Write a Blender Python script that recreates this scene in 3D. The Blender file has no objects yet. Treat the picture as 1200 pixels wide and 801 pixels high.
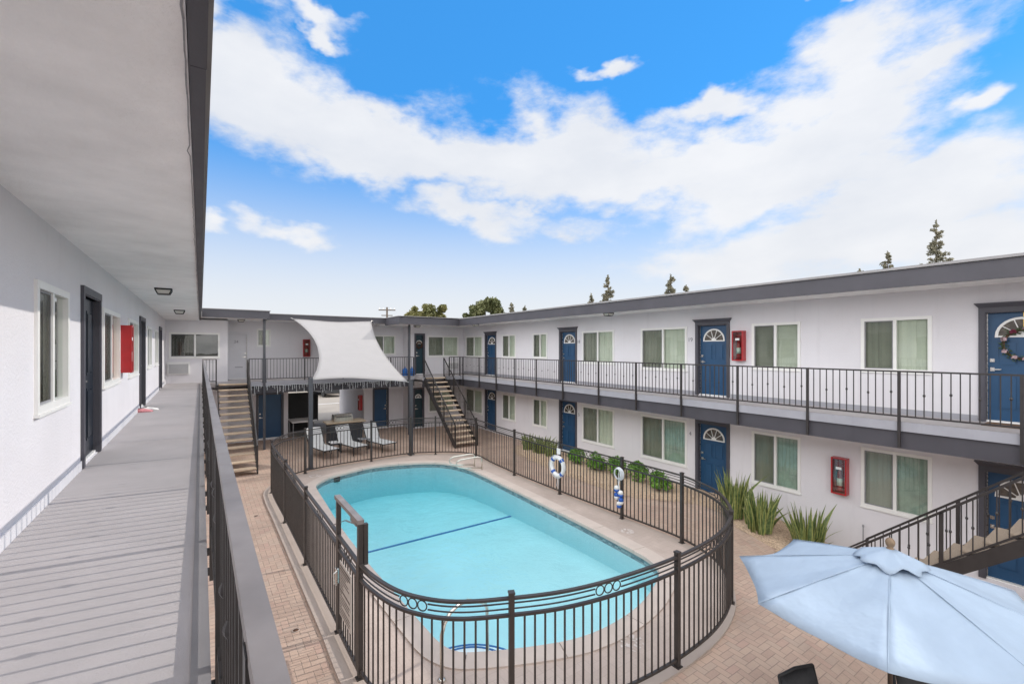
import bpy, bmesh, math, random
from mathutils import Vector, Matrix, noise
random.seed(7)
PI = math.pi
SC = bpy.context.scene
COL = SC.collection
R = math.radians

# ------------------------------------------------------------------ materials
class NT:
    """tiny node-tree helper"""
    def __init__(s, tree): s.t = tree; s.n = tree.nodes; s.l = tree.links
    def new(s, typ, **kw):
        n = s.n.new(typ)
        for k, v in kw.items(): setattr(n, k, v)
        return n
    def link(s, a, b): s.l.new(a, b)
    def math(s, op, a, b=None, c=None, clamp=False):
        n = s.n.new('ShaderNodeMath'); n.operation = op; n.use_clamp = clamp
        for i, v in enumerate((a, b, c)):
            if v is None: continue
            if isinstance(v, (int, float)): n.inputs[i].default_value = v
            else: s.l.new(v, n.inputs[i])
        return n.outputs[0]
    def mix(s, fac, a, b, blend='MIX'):
        n = s.n.new('ShaderNodeMix'); n.data_type = 'RGBA'; n.blend_type = blend
        for sock, v in ((n.inputs[0], fac), (n.inputs[6], a), (n.inputs[7], b)):
            if isinstance(v, (int, float)): sock.default_value = v
            elif isinstance(v, tuple): sock.default_value = (v + (1,))[:4]
            else: s.l.new(v, sock)
        return n.outputs[2]
    def noise(s, vec, scale, detail=4, rough=.55):
        n = s.n.new('ShaderNodeTexNoise'); n.inputs['Scale'].default_value = scale
        n.inputs['Detail'].default_value = detail; n.inputs['Roughness'].default_value = rough
        if vec is not None: s.l.new(vec, n.inputs['Vector'])
        return n.outputs['Fac']
    def ramp(s, fac, lo, hi):
        n = s.n.new('ShaderNodeMapRange'); n.inputs[1].default_value = lo; n.inputs[2].default_value = hi
        n.clamp = True; s.l.new(fac, n.inputs[0]); return n.outputs[0]
    def smooth(s, fac, lo, hi):
        n = s.n.new('ShaderNodeMapRange'); n.interpolation_type = 'SMOOTHSTEP'
        n.inputs[1].default_value = lo; n.inputs[2].default_value = hi
        s.l.new(fac, n.inputs[0]); return n.outputs[0]

def base_mat(name):
    m = bpy.data.materials.new(name); m.use_nodes = True
    nt = NT(m.node_tree); b = m.node_tree.nodes['Principled BSDF']
    return m, nt, b

def wpos(nt):
    return nt.new('ShaderNodeNewGeometry').outputs['Position']

def mat(name, col, rough=.6, var=.12, vscale=1.5, bump=0, bscale=60, metal=0, dirt=0, streak=0, coat=0):
    m, nt, b = base_mat(name)
    p = wpos(nt)
    n1 = nt.noise(p, vscale, 5)
    f = nt.ramp(n1, .3, .7)
    c1 = tuple(max(0, c * (1 - var)) for c in col); c2 = tuple(min(1, c * (1 + var)) for c in col)
    c = nt.mix(f, c1, c2)
    if dirt:
        n2 = nt.noise(p, vscale * .35, 8, .7)
        c = nt.mix(nt.math('MULTIPLY', nt.smooth(n2, .5, .75), dirt), c, tuple(x * .55 for x in col))
    if streak:
        mp = nt.new('ShaderNodeMapping'); mp.inputs['Scale'].default_value = (5, 5, .35); nt.link(p, mp.inputs['Vector'])
        n3 = nt.noise(mp.outputs[0], 1.0, 6, .65)
        c = nt.mix(nt.math('MULTIPLY', nt.smooth(n3, .52, .8), streak), c, tuple(x * .6 for x in col))
    nt.link(c, b.inputs['Base Color'])
    b.inputs['Metallic'].default_value = metal
    nr = nt.noise(p, vscale * 3, 3)
    nt.link(nt.math('ADD', nt.math('MULTIPLY', nr, .2), rough - .1, clamp=True), b.inputs['Roughness'])
    if coat: b.inputs['Coat Weight'].default_value = coat
    if bump:
        bn = nt.new('ShaderNodeBump'); bn.inputs['Strength'].default_value = bump; bn.inputs['Distance'].default_value = .012
        nt.link(nt.noise(p, bscale, 6, .65), bn.inputs['Height']); nt.link(bn.outputs[0], b.inputs['Normal'])
    return m

def paver_mat(name, cols, joint, unit=.105, contrast=1.0, bump=.5):
    """herringbone of 2:1 pavers, world XY"""
    m, nt, b = base_mat(name)
    p = wpos(nt)
    sx = nt.new('ShaderNodeSeparateXYZ'); nt.link(p, sx.inputs[0])
    M = nt.math
    x = M('DIVIDE', sx.outputs[0], unit); y = M('DIVIDE', sx.outputs[1], unit)
    i = M('FLOOR', x); j = M('FLOOR', y); fx = M('SUBTRACT', x, i); fy = M('SUBTRACT', y, j)
    k = M('FLOORED_MODULO', M('SUBTRACT', i, j), 4)
    k1 = M('COMPARE', k, 1, .1); k2 = M('COMPARE', k, 2, .1); vert = M('GREATER_THAN', k, 1.5)
    uh = M('ADD', fx, k1); uv = M('ADD', fy, k2)
    u = M('ADD', M('MULTIPLY', uh, M('SUBTRACT', 1, vert)), M('MULTIPLY', uv, vert))
    v = M('ADD', M('MULTIPLY', fy, M('SUBTRACT', 1, vert)), M('MULTIPLY', fx, vert))
    d = M('MINIMUM', M('MINIMUM', u, M('SUBTRACT', 2, u)), M('MINIMUM', v, M('SUBTRACT', 1, v)))
    ii = M('SUBTRACT', i, k1); jj = M('SUBTRACT', j, k2)
    cb = nt.new('ShaderNodeCombineXYZ'); nt.link(ii, cb.inputs[0]); nt.link(jj, cb.inputs[1]); nt.link(vert, cb.inputs[2])
    wn = nt.new('ShaderNodeTexWhiteNoise'); nt.link(cb.outputs[0], wn.inputs['Vector'])
    cr = nt.new('ShaderNodeValToRGB'); e = cr.color_ramp.elements
    e[0].color = cols[0] + (1,); e[1].color = cols[-1] + (1,)
    for q, cc in enumerate(cols[1:-1]):
        el = e.new((q + 1) / (len(cols) - 1)); el.color = cc + (1,)
    nt.link(wn.outputs['Value'], cr.inputs[0])
    big = nt.noise(p, .7, 6, .65); fine = nt.noise(p, 45, 5, .7)
    c = nt.mix(nt.math('MULTIPLY', nt.smooth(big, .40, .70), .6), cr.outputs[0], tuple(q * .68 for q in cols[0]))
    c = nt.mix(nt.math('MULTIPLY', nt.ramp(fine, .35, .75), .3), c, tuple(min(1, q * 1.35) for q in cols[-1]))
    jf = nt.smooth(d, .0, .075)
    c = nt.mix(nt.math('MULTIPLY', nt.math('SUBTRACT', 1, jf), contrast), c, joint)
    nt.link(c, b.inputs['Base Color']); b.inputs['Roughness'].default_value = .8
    bn = nt.new('ShaderNodeBump'); bn.inputs['Strength'].default_value = bump; bn.inputs['Distance'].default_value = .008
    h = nt.math('ADD', nt.math('MULTIPLY', jf, contrast), nt.math('MULTIPLY', fine, .3)); nt.link(h, bn.inputs['Height'])
    nt.link(bn.outputs[0], b.inputs['Normal'])
    return m

def cloth_mat(name, col, trans=.25, wrinkle=.35, var=1.0):
    m, nt, b = base_mat(name)
    p = wpos(nt)
    n1 = nt.noise(p, 2.5, 5); n2 = nt.noise(p, 240, 2)
    c = nt.mix(nt.ramp(n1, .3, .7), tuple(x * (1 - .07 * var) for x in col), tuple(min(1, x * (1 + .05 * var)) for x in col))
    nt.link(c, b.inputs['Base Color']); b.inputs['Roughness'].default_value = .85
    bn = nt.new('ShaderNodeBump'); bn.inputs['Strength'].default_value = .15; bn.inputs['Distance'].default_value = .003
    nt.link(n2, bn.inputs['Height'])
    bn2 = nt.new('ShaderNodeBump'); bn2.inputs['Strength'].default_value = wrinkle; bn2.inputs['Distance'].default_value = .05
    nt.link(nt.noise(p, 3.2, 3), bn2.inputs['Height']); nt.link(bn.outputs[0], bn2.inputs['Normal'])
    nt.link(bn2.outputs[0], b.inputs['Normal'])
    tr = nt.new('ShaderNodeBsdfTranslucent'); nt.link(c, tr.inputs[0])
    mx = nt.new('ShaderNodeMixShader'); mx.inputs[0].default_value = trans
    nt.link(b.outputs[0], mx.inputs[1]); nt.link(tr.outputs[0], mx.inputs[2])
    nt.link(mx.outputs[0], m.node_tree.nodes['Material Output'].inputs[0])
    return m

def leaf_mat(name, c1, c2, scale=3.0, trans=.3):
    m, nt, b = base_mat(name)
    p = wpos(nt)
    f = nt.ramp(nt.noise(p, scale, 4), .35, .65)
    c = nt.mix(f, c1, c2); nt.link(c, b.inputs['Base Color']); b.inputs['Roughness'].default_value = .55
    tr = nt.new('ShaderNodeBsdfTranslucent'); nt.link(c, tr.inputs[0])
    mx = nt.new('ShaderNodeMixShader'); mx.inputs[0].default_value = trans
    nt.link(b.outputs[0], mx.inputs[1]); nt.link(tr.outputs[0], mx.inputs[2])
    nt.link(mx.outputs[0], m.node_tree.nodes['Material Output'].inputs[0])
    return m

def glass_mat(name, tint=(.9, .95, .93), refl=1.0, trans=1.0, rough=.01):
    m, nt, b = base_mat(name)
    nt.n.remove(b)
    t = nt.new('ShaderNodeBsdfTransparent'); t.inputs[0].default_value = tuple(x * trans for x in tint) + (1,)
    g = nt.new('ShaderNodeBsdfGlossy'); g.inputs['Roughness'].default_value = rough
    g.inputs['Color'].default_value = (refl, refl, refl, 1)
    bn = nt.new('ShaderNodeBump'); bn.inputs['Strength'].default_value = .05; bn.inputs['Distance'].default_value = .02
    nt.link(nt.noise(wpos(nt), 1.6, 2), bn.inputs['Height']); nt.link(bn.outputs[0], g.inputs['Normal'])
    fr = nt.new('ShaderNodeLayerWeight'); fr.inputs[0].default_value = .5
    mx = nt.new('ShaderNodeMixShader')
    nt.link(nt.math('ADD', nt.math('MULTIPLY', nt.math('POWER', fr.outputs['Facing'], 4.0), .85), .09, clamp=True), mx.inputs[0])
    nt.link(t.outputs[0], mx.inputs[1]); nt.link(g.outputs[0], mx.inputs[2])
    nt.link(mx.outputs[0], m.node_tree.nodes['Material Output'].inputs[0])
    return m

def water_mat():
    m, nt, b = base_mat('pool_water')
    nt.n.remove(b)
    t = nt.new('ShaderNodeBsdfTransparent'); t.inputs[0].default_value = (1, 1, 1, 1)
    g = nt.new('ShaderNodeBsdfGlossy'); g.inputs['Roughness'].default_value = .02
    p = wpos(nt)
    bn = nt.new('ShaderNodeBump'); bn.inputs['Strength'].default_value = .4; bn.inputs['Distance'].default_value = .05
    nt.link(nt.math('ADD', nt.noise(p, 2.6, 3), nt.math('MULTIPLY', nt.noise(p, 9, 2), .25)), bn.inputs['Height'])
    nt.link(bn.outputs[0], g.inputs['Normal'])
    fr = nt.new('ShaderNodeFresnel'); fr.inputs[0].default_value = 1.33; nt.link(bn.outputs[0], fr.inputs['Normal'])
    mx = nt.new('ShaderNodeMixShader'); nt.link(fr.outputs[0], mx.inputs[0])
    nt.link(t.outputs[0], mx.inputs[1]); nt.link(g.outputs[0], mx.inputs[2])
    out = m.node_tree.nodes['Material Output']
    nt.link(mx.outputs[0], out.inputs[0])
    va = nt.new('ShaderNodeVolumeAbsorption'); va.inputs[0].default_value = (.30, .90, .96, 1); va.inputs[1].default_value = .36
    nt.link(va.outputs[0], out.inputs[1])
    return m

M = {}
M['stucco'] = mat('wall_stucco', (.715, .695, .715), .85, .035, .8, .5, 48, dirt=.09, streak=.17)
M['soffit'] = mat('soffit_plaster', (.87, .845, .835), .9, .08, 2.0, 1.0, 26, dirt=.10)
M['trim'] = mat('charcoal_trim_paint', (.070, .068, .082), .5, .08, 2, .1, 30)
M['fascia'] = mat('charcoal_fascia_paint', (.058, .055, .065), .55, .1, 1.5, .15, 20, streak=.25)
M['drip'] = mat('roof_drip_edge', (.26, .25, .25), .5, .12, 2)
M['roofing'] = mat('roofing_felt', (.30, .29, .28), .9, .15, 1)
M['deckedge'] = mat('deck_edge_paint', (.33, .33, .36), .6, .08, 2, .1, 30, streak=.2)
M['edgegrey'] = mat('grey_edge_strip', (.25, .24, .245), .6, .1, 2, .1, 30, dirt=.2)  # darker grey strip along the left walkway's outer edge
M['deck'] = mat('walkway_coating', (.425, .395, .39), .7, .06, 1.6, .35, 120, dirt=.2)
M['blue'] = mat('blue_door_paint', (.014, .066, .150), .42, .06, 3, .06, 40)
M['navy'] = mat('dark_door_paint', (.010, .016, .026), .35, .08, 3)
M['teal'] = mat('dark_teal_door_paint', (.010, .040, .055), .4, .08, 3)
M['white'] = mat('white_vinyl', (.80, .79, .76), .4, .03, 4)
M['whited'] = mat('white_door_paint', (.67, .665, .69), .6, .04, 2)
M['metal'] = mat('dark_railing_paint', (.030, .026, .025), .38, .18, 6)
M['bronze'] = mat('bronze_fence_paint', (.040, .033, .030), .42, .18, 6)
M['railcap'] = mat('grey_rail_paint', (.22, .195, .185), .42, .2, 5)  # even grey-brown, lighter than the dark railing and fence paints
M['silver'] = mat('brushed_metal', (.62, .60, .57), .28, .06, 8, metal=1)
M['chrome'] = mat('stainless_steel', (.72, .68, .60), .3, .05, 8, metal=1)
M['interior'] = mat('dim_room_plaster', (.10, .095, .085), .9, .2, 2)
M['blind'] = mat('pale_green_blind', (.60, .60, .51), .8, .06, 3)
M['curtain'] = mat('grey_blind', (.46, .45, .40), .85, .08, 3)
M['drapebrown'] = mat('brown_grey_drape', (.46, .40, .33), .85, .1, 3)
M['drapereflect'] = mat('reflection_green_drape', (.09, .11, .075), .85, .1, 3)  # green of the pane's reflection is put into the drape colour
M['palegrey'] = mat('pale_grey_blind', (.72, .70, .68), .85, .05, 3)
M['tealcurtain'] = mat('teal_curtain', (.33, .40, .345), .85, .15, 5)
M['orange'] = mat('orange_curtain', (.55, .17, .07), .85, .1, 3)
M['screen'] = glass_mat('insect_screen', (.80, .80, .77), .25, 1.0, .25)
M['glass'] = glass_mat('window_glass', (.86, .92, .88), 1.0)
M['red'] = mat('red_cabinet_paint', (.42, .012, .016), .35, .1, 5, coat=.3)
M['paver'] = paver_mat('brick_pavers', [(.435, .315, .245), (.475, .345, .27), (.515, .38, .295), (.455, .355, .285), (.53, .39, .30), (.475, .325, .26)], (.30, .235, .19), .1)
M['pooldeck'] = paver_mat('stamped_pool_deck', [(.47, .38, .325), (.49, .40, .345), (.505, .415, .36)], (.36, .285, .24), .12, .4, .3)
M['coping'] = mat('pool_coping_concrete', (.56, .475, .415), .8, .07, 2, .4, 70, dirt=.15)
M['curb'] = mat('pale_concrete', (.46, .38, .325), .85, .07, 1.5, .3, 60, dirt=.2)
M['asphalt'] = mat('driveway_concrete', (.31, .275, .235), .9, .1, .4, .3, 40, dirt=.3)
M['road'] = mat('far_ground', (.16, .15, .13), .9, .15, .05)
M['paint'] = mat('white_road_paint', (.75, .74, .72), .6, .05, 3)
M['wornpaint'] = mat('worn_deck_paint', (.60, .54, .50), .8, .15, 30)
M['plaster'] = mat('pool_plaster', (.63, .775, .80), .7, .04, .8)
M['stepwhite'] = mat('pool_step_plaster', (.86, .90, .92), .7, .03, 2)
M['tileblue'] = mat('blue_pool_tile', (.03, .13, .38), .3, .15, 20)
M['water'] = water_mat()
M['sail'] = cloth_mat('shade_sail_cloth', (.40, .385, .38), .2, .05, .4)
M['umb'] = cloth_mat('pale_blue_canvas', (.42, .515, .625), .15, .6)
M['wood'] = mat('turned_wood', (.22, .15, .09), .6, .2, 30)
M['darkwood'] = mat('brown_pole', (.055, .035, .025), .5, .2, 8)
M['tread'] = mat('pebble_tread', (.40, .32, .245), .9, .22, 90, .8, 160, dirt=.2)
M['woodtread'] = mat('weathered_tread', (.52, .41, .30), .85, .12, 8, .3, 60, dirt=.25)
M['gravel'] = mat('tan_gravel', (.50, .37, .26), .95, .38, 26, 1.0, 45)
M['leaf'] = leaf_mat('shrub_leaf', (.10, .25, .03), (.27, .50, .08), 6)
M['snake'] = leaf_mat('sword_leaf_green', (.055, .10, .03), (.16, .215, .075), 14, .15)
M['snakey'] = leaf_mat('sword_leaf_margin', (.24, .28, .075), (.38, .38, .13), 14, .15)
M['tree1'] = leaf_mat('olive_tree_leaf', (.13, .14, .05), (.31, .29, .12), .8)
M['tree2'] = leaf_mat('dark_tree_leaf', (.095, .115, .045), (.245, .25, .115), .8)
M['pine'] = leaf_mat('pine_needles', (.19, .185, .13), (.34, .31, .22), 1.5)
M['bark'] = mat('tree_bark', (.11, .085, .065), .9, .25, 8, .5, 20)
M['post'] = mat('steel_post_paint', (.060, .062, .072), .5, .1, 3)
M['black'] = mat('matt_black', (.012, .012, .013), .6, .2, 6)
M['sling'] = mat('white_sling_mesh', (.66, .66, .65), .8, .05, 20, .2, 200)
M['blacksling'] = mat('black_sling_mesh', (.018, .018, .02), .65, .2, 20, .2, 200)
M['stone'] = mat('tan_countertop', (.50, .40, .28), .4, .12, 12)
M['island'] = mat('slate_island_panel', (.045, .050, .060), .6, .15, 3, .2, 20)
M['plasticw'] = mat('white_plastic', (.78, .77, .75), .45, .03, 5)
M['plasticb'] = mat('blue_plastic', (.02, .10, .42), .4, .1, 8)
M['jug'] = mat('clear_blue_jug', (.03, .16, .50), .2, .15, 8)
M['rope'] = mat('pale_rope', (.62, .64, .66), .8, .1, 30)
M['signwhite'] = mat('sign_face', (.62, .58, .53), .6, .05, 5, dirt=.2)
M['signink'] = mat('sign_ink', (.10, .085, .075), .7, .1, 10)
M['number'] = mat('house_number', (.20, .20, .22), .5, .1, 10)
M['lampglass'] = mat('frosted_lamp_glass', (.70, .68, .62), .3, .05, 8)
M['pink'] = mat('pink_shoe', (.62, .25, .27), .7, .25, 60)
M['petal'] = mat('pale_petal', (.50, .36, .38), .7, .15, 20)
M['petald'] = mat('burgundy_petal', (.16, .02, .045), .7, .2, 20)
M['frond'] = mat('wreath_frond', (.07, .11, .05), .7, .3, 20)
M['twig'] = mat('brown_twig', (.12, .06, .035), .8, .3, 20)
M['gold'] = mat('brass_hook', (.65, .42, .12), .3, .1, 8, metal=1)
M['mat'] = mat('coir_mat', (.17, .10, .055), .95, .25, 60, .6, 120)
M['acgrille'] = mat('grey_grille', (.28, .28, .29), .6, .1, 4)
M['carred'] = mat('red_car_paint', (.30, .03, .04), .3, .05, 1, coat=.5)
M['cardark'] = mat('dark_car_paint', (.03, .033, .04), .3, .05, 1, coat=.5)
M['carglass'] = mat('car_glass', (.015, .018, .02), .1, .05, 1)
M['tyre'] = mat('tyre_rubber', (.02, .02, .02), .8, .1, 3)
M['blockwall'] = mat('pale_block_wall', (.40, .38, .35), .85, .08, .6, .3, 8)

# ------------------------------------------------------------------ mesh helper
class MB:
    def __init__(s, T=None): s.v = []; s.f = []; s.m = []; s.T = T
    def add(s, pts, faces, m=0):
        b = len(s.v)
        s.v += [s.T(*p) if s.T else tuple(p) for p in pts]
        for f in faces: s.f.append([b + i for i in f]); s.m.append(m)
        return s
    def quad(s, a, b, c, d, m=0): return s.add([a, b, c, d], [(0, 1, 2, 3)], m)
    def box(s, x0, x1, y0, y1, z0, z1, m=0):
        p = [(x0, y0, z0), (x1, y0, z0), (x1, y1, z0), (x0, y1, z0), (x0, y0, z1), (x1, y0, z1), (x1, y1, z1), (x0, y1, z1)]
        return s.add(p, [(3, 2, 1, 0), (4, 5, 6, 7), (0, 1, 5, 4), (1, 2, 6, 5), (2, 3, 7, 6), (3, 0, 4, 7)], m)
    def cbox(s, x0, x1, y0, y1, z0, z1, c=.01, m=0):
        """box with chamfered edges"""
        P = []; 
        def ring(z, i): return [(x0 + i + c, y0 + i, z), (x1 - i - c, y0 + i, z), (x1 - i, y0 + i + c, z), (x1 - i, y1 - i - c, z), (x1 - i - c, y1 - i, z), (x0 + i + c, y1 - i, z), (x0 + i, y1 - i - c, z), (x0 + i, y0 + i + c, z)]
        for z, i in ((z0, c * .7), (z0 + c, 0), (z1 - c, 0), (z1, c * .7)): P += ring(z, i)
        F = [tuple(range(7, -1, -1)), tuple(range(24, 32))]
        for k in range(3):
            for q in range(8): F.append((k * 8 + q, k * 8 + (q + 1) % 8, k * 8 + 8 + (q + 1) % 8, k * 8 + 8 + q))
        return s.add(P, F, m)
    def bar(s, p, q, w, h, m=0, up=(0, 0, 1)):
        p = Vector(p); q = Vector(q); d = (q - p).normalized(); u = Vector(up)
        if abs(d.dot(u)) > .99: u = Vector((0, 1, 0))
        r = d.cross(u).normalized(); u = r.cross(d)
        P = []
        for e in (p, q):
            for a, b in ((-1, -1), (1, -1), (1, 1), (-1, 1)): P.append(tuple(e + r * (a * w / 2) + u * (b * h / 2)))
        return s.add(P, [(0, 1, 2, 3), (7, 6, 5, 4), (0, 4, 5, 1), (1, 5, 6, 2), (2, 6, 7, 3), (3, 7, 4, 0)], m)
    def tube(s, path, r, n=8, m=0, closed=False, cap=True):
        path = [Vector(p) for p in path]; L = len(path); P = []; prev = None
        for i, p in enumerate(path):
            if closed: d = path[(i + 1) % L] - path[i - 1]
            else: d = path[min(i + 1, L - 1)] - path[max(i - 1, 0)]
            d.normalize()
            if prev is None:
                u = Vector((0, 0, 1)) if abs(d.z) < .9 else Vector((1, 0, 0))
            else: u = prev
            a = d.cross(u).normalized(); u = a.cross(d).normalized(); prev = u
            rr = r[i] if isinstance(r, (list, tuple)) else r
            for k in range(n):
                t = 2 * PI * k / n; P.append(tuple(p + a * (math.cos(t) * rr) + u * (math.sin(t) * rr)))
        F = []
        for i in range(L if closed else L - 1):
            i2 = (i + 1) % L
            for k in range(n): F.append((i * n + k, i * n + (k + 1) % n, i2 * n + (k + 1) % n, i2 * n + k))
        if cap and not closed: F += [tuple(range(n - 1, -1, -1)), tuple(range((L - 1) * n, L * n))]
        return s.add(P, F, m)
    def ribbon(s, path, w, h, m=0, closed=False):
        """rectangular bar swept along a horizontal path (mitred)"""
        path = [Vector(p) for p in path]; L = len(path); P = []
        for i, p in enumerate(path):
            d = (path[(i + 1) % L] - path[i - 1]) if closed else (path[min(i + 1, L - 1)] - path[max(i - 1, 0)])
            d.z = 0; d.normalize(); r = Vector((d.y, -d.x, 0))
            for a, b in ((-1, -1), (1, -1), (1, 1), (-1, 1)): P.append(tuple(p + r * (a * w / 2) + Vector((0, 0, b * h / 2))))
        F = []
        for i in range(L if closed else L - 1):
            i2 = (i + 1) % L
            for k in range(4): F.append((i * 4 + k, i * 4 + (k + 1) % 4, i2 * 4 + (k + 1) % 4, i2 * 4 + k))
        if not closed: F += [(3, 2, 1, 0), tuple(range((L - 1) * 4, L * 4))]
        return s.add(P, F, m)
    def lathe(s, prof, c, n=16, m=0):
        P = []
        for r, z in prof:
            for k in range(n):
                t = 2 * PI * k / n; P.append((c[0] + r * math.cos(t), c[1] + r * math.sin(t), c[2] + z))
        F = []
        for i in range(len(prof) - 1):
            for k in range(n): F.append((i * n + k, i * n + (k + 1) % n, (i + 1) * n + (k + 1) % n, (i + 1) * n + k))
        F += [tuple(range(n - 1, -1, -1)), tuple(range((len(prof) - 1) * n, len(prof) * n))]
        return s.add(P, F, m)
    def build(s, name, mats, parent=None, smooth=False, norm=True):
        me = bpy.data.meshes.new(name)
        off = Vector(parent['_w']) if parent is not None and '_w' in parent else Vector((0, 0, 0))
        me.from_pydata([tuple(Vector(p) - off) for p in s.v], [], s.f)
        ms = mats if isinstance(mats, (list, tuple)) else [mats]
        for m in ms: me.materials.append(M[m])
        me.polygons.foreach_set('material_index', s.m)
        if norm:
            bm = bmesh.new(); bm.from_mesh(me); bmesh.ops.recalc_face_normals(bm, faces=bm.faces); bm.to_mesh(me); bm.free()
        if smooth: me.polygons.foreach_set('use_smooth', [True] * len(me.polygons))
        o = bpy.data.objects.new(name, me); COL.objects.link(o)
        if parent is not None:
            o.parent = parent; o['_w'] = tuple(off)
        return o

def tag(o, label=None, cat=None, group=None, kind=None):
    if label: o['label'] = label
    if cat: o['category'] = cat
    if group: o['group'] = group
    if kind: o['kind'] = kind
    return o
def thing(name, label, cat, loc=(0, 0, 0), group=None):
    o = bpy.data.objects.new(name, None); COL.objects.link(o); o.empty_display_size = .2
    o.location = loc; o['_w'] = tuple(loc)
    return tag(o, label, cat, group)
def solo(mb, name, mats, label, cat, group=None, smooth=False):
    """a thing that is one mesh, its origin at its base centre"""
    xs = [p[0] for p in mb.v]; ys = [p[1] for p in mb.v]; zs = [p[2] for p in mb.v]
    c = ((min(xs) + max(xs)) / 2, (min(ys) + max(ys)) / 2, min(zs))
    mb.v = [(p[0] - c[0], p[1] - c[1], p[2] - c[2]) for p in mb.v]
    o = mb.build(name, mats, None, smooth); o.location = c; o['_w'] = c
    return tag(o, label, cat, group)
def struct(mb, name, mats, kind='structure', smooth=False):
    return tag(mb.build(name, mats, None, smooth), kind=kind)
def dup(root, loc, rotz=None, label=None, scale=None):
    r = root.copy(); COL.objects.link(r); r.location = loc
    if rotz is not None: r.rotation_euler = (0, 0, rotz)
    if scale: r.scale = scale
    if label: r['label'] = label
    for ch in list(root.children):
        c = ch.copy(); COL.objects.link(c); c.parent = r
        for g in ch.children:
            d = g.copy(); COL.objects.link(d); d.parent = c
    return r
def catmull(pts, step=.08, closed=True):
    P = [Vector((p[0], p[1], 0)) for p in pts]; n = len(P); out = []
    rng = range(n) if closed else range(n - 1)
    for i in rng:
        if closed: a, b, c, d = P[i - 1], P[i], P[(i + 1) % n], P[(i + 2) % n]
        else: a, b, c, d = P[max(i - 1, 0)], P[i], P[i + 1], P[min(i + 2, n - 1)]
        L = (c - b).length; k = max(1, int(L / step))
        # centripetal-ish: limit tangents so straights stay straight
        t1 = (c - a); t2 = (d - b)
        t1 = t1 / max(t1.length, 1e-6) * L; t2 = t2 / max(t2.length, 1e-6) * L
        for q in range(k):
            t = q / k; t_2 = t * t; t_3 = t_2 * t
            out.append(b * (2 * t_3 - 3 * t_2 + 1) + t1 * (t_3 - 2 * t_2 + t) + c * (-2 * t_3 + 3 * t_2) + t2 * (t_3 - t_2))
    if not closed: out.append(P[-1])
    return out
def offset(path, d):
    """offset a closed path (outwards for positive d, assuming counter-clockwise)"""
    area = sum(path[i - 1].x * path[i].y - path[i].x * path[i - 1].y for i in range(len(path)))
    sg = 1 if area > 0 else -1; out = []
    for i in range(len(path)):
        t = path[(i + 1) % len(path)] - path[i - 1]; t.normalize()
        out.append(path[i] + Vector((t.y, -t.x, 0)) * (d * sg))
    return out
def inside(x, y, poly):
    c = False; n = len(poly); j = n - 1
    for i in range(n):
        a, b = poly[i], poly[j]
        if (a.y > y) != (b.y > y) and x < (b.x - a.x) * (y - a.y) / (b.y - a.y) + a.x: c = not c
        j = i
    return c
def fill(outer, holes, z, name, mats, kind=None, parent=None):
    bm = bmesh.new(); E = []
    for loop in [outer] + holes:
        vs = [bm.verts.new((p.x, p.y, z(p) if callable(z) else z)) for p in loop]
        for i in range(len(vs)): E.append(bm.edges.new((vs[i - 1], vs[i])))
    bmesh.ops.triangle_fill(bm, use_beauty=True, use_dissolve=False, edges=E)
    bmesh.ops.recalc_face_normals(bm, faces=bm.faces)
    if bm.faces and sum(f.normal.z for f in bm.faces) < 0: bmesh.ops.reverse_faces(bm, faces=bm.faces)
    me = bpy.data.meshes.new(name); bm.to_mesh(me); bm.free(); me.materials.append(M[mats])
    o = bpy.data.objects.new(name, me); COL.objects.link(o)
    if parent is not None:
        off = Vector(parent['_w']); me.transform(Matrix.Translation(-off)); o.parent = parent; o['_w'] = tuple(off)
    if kind: o['kind'] = kind
    return o
def S(t): t = min(1, max(0, t)); return t * t * (3 - 2 * t)

DZ = 2.77          # upper walkway level
# ------------------------------------------------------------------ ground
FENCE = [(1.65, 5.78), (1.66, 6.9), (1.66, 9.4), (1.66, 12), (1.67, 14.5), (1.82, 15.1), (2.2, 15.75), (2.85, 16.24), (3.9, 16.5), (5.15, 16.62), (6.68, 16.66),
         (7.55, 16.3), (8.3, 15.75), (8.62, 15.0), (8.50, 13.6), (8.42, 12.1), (8.40, 9.87), (8.44, 7.6), (8.46, 6.3), (8.40, 5.75), (8.13, 5.02), (7.74, 4.55),
         (7.11, 4.08), (6.18, 3.76), (5.11, 3.66), (4.04, 3.72), (3.35, 3.85), (2.78, 4.07), (2.23, 4.36), (1.9, 4.74), (1.74, 5.16)]
POOL = [(2.79, 14.2), (2.86, 14.65), (3.37, 15.27), (3.85, 15.5), (4.93, 15.82), (6.1, 15.6), (6.9, 15.2), (7.29, 14.76), (7.5, 14.2), (7.61, 13.4), (7.56, 11.03), (7.49, 9.35), (7.40, 7.5),
        (7.30, 6.25), (7.22, 5.78), (7.0, 5.38), (6.35, 5.03), (5.69, 4.82), (4.97, 4.74), (4.4, 4.79), (3.96, 4.93), (3.51, 5.12), (3.15, 5.30), (2.88, 5.48), (2.75, 5.75), (2.71, 6.3), (2.68, 7.2), (2.63, 8.74), (2.63, 9.64), (2.65, 11.0), (2.72, 12.6)]
fpath = catmull(FENCE, .06)
ppath = catmull(POOL, .09)
deck_out = [a.lerp(b, S((2.6 - a.x) / .8)) for a, b in zip(offset(fpath, .07), offset(fpath, .22))]
pool_out = offset(ppath, .30)

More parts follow.
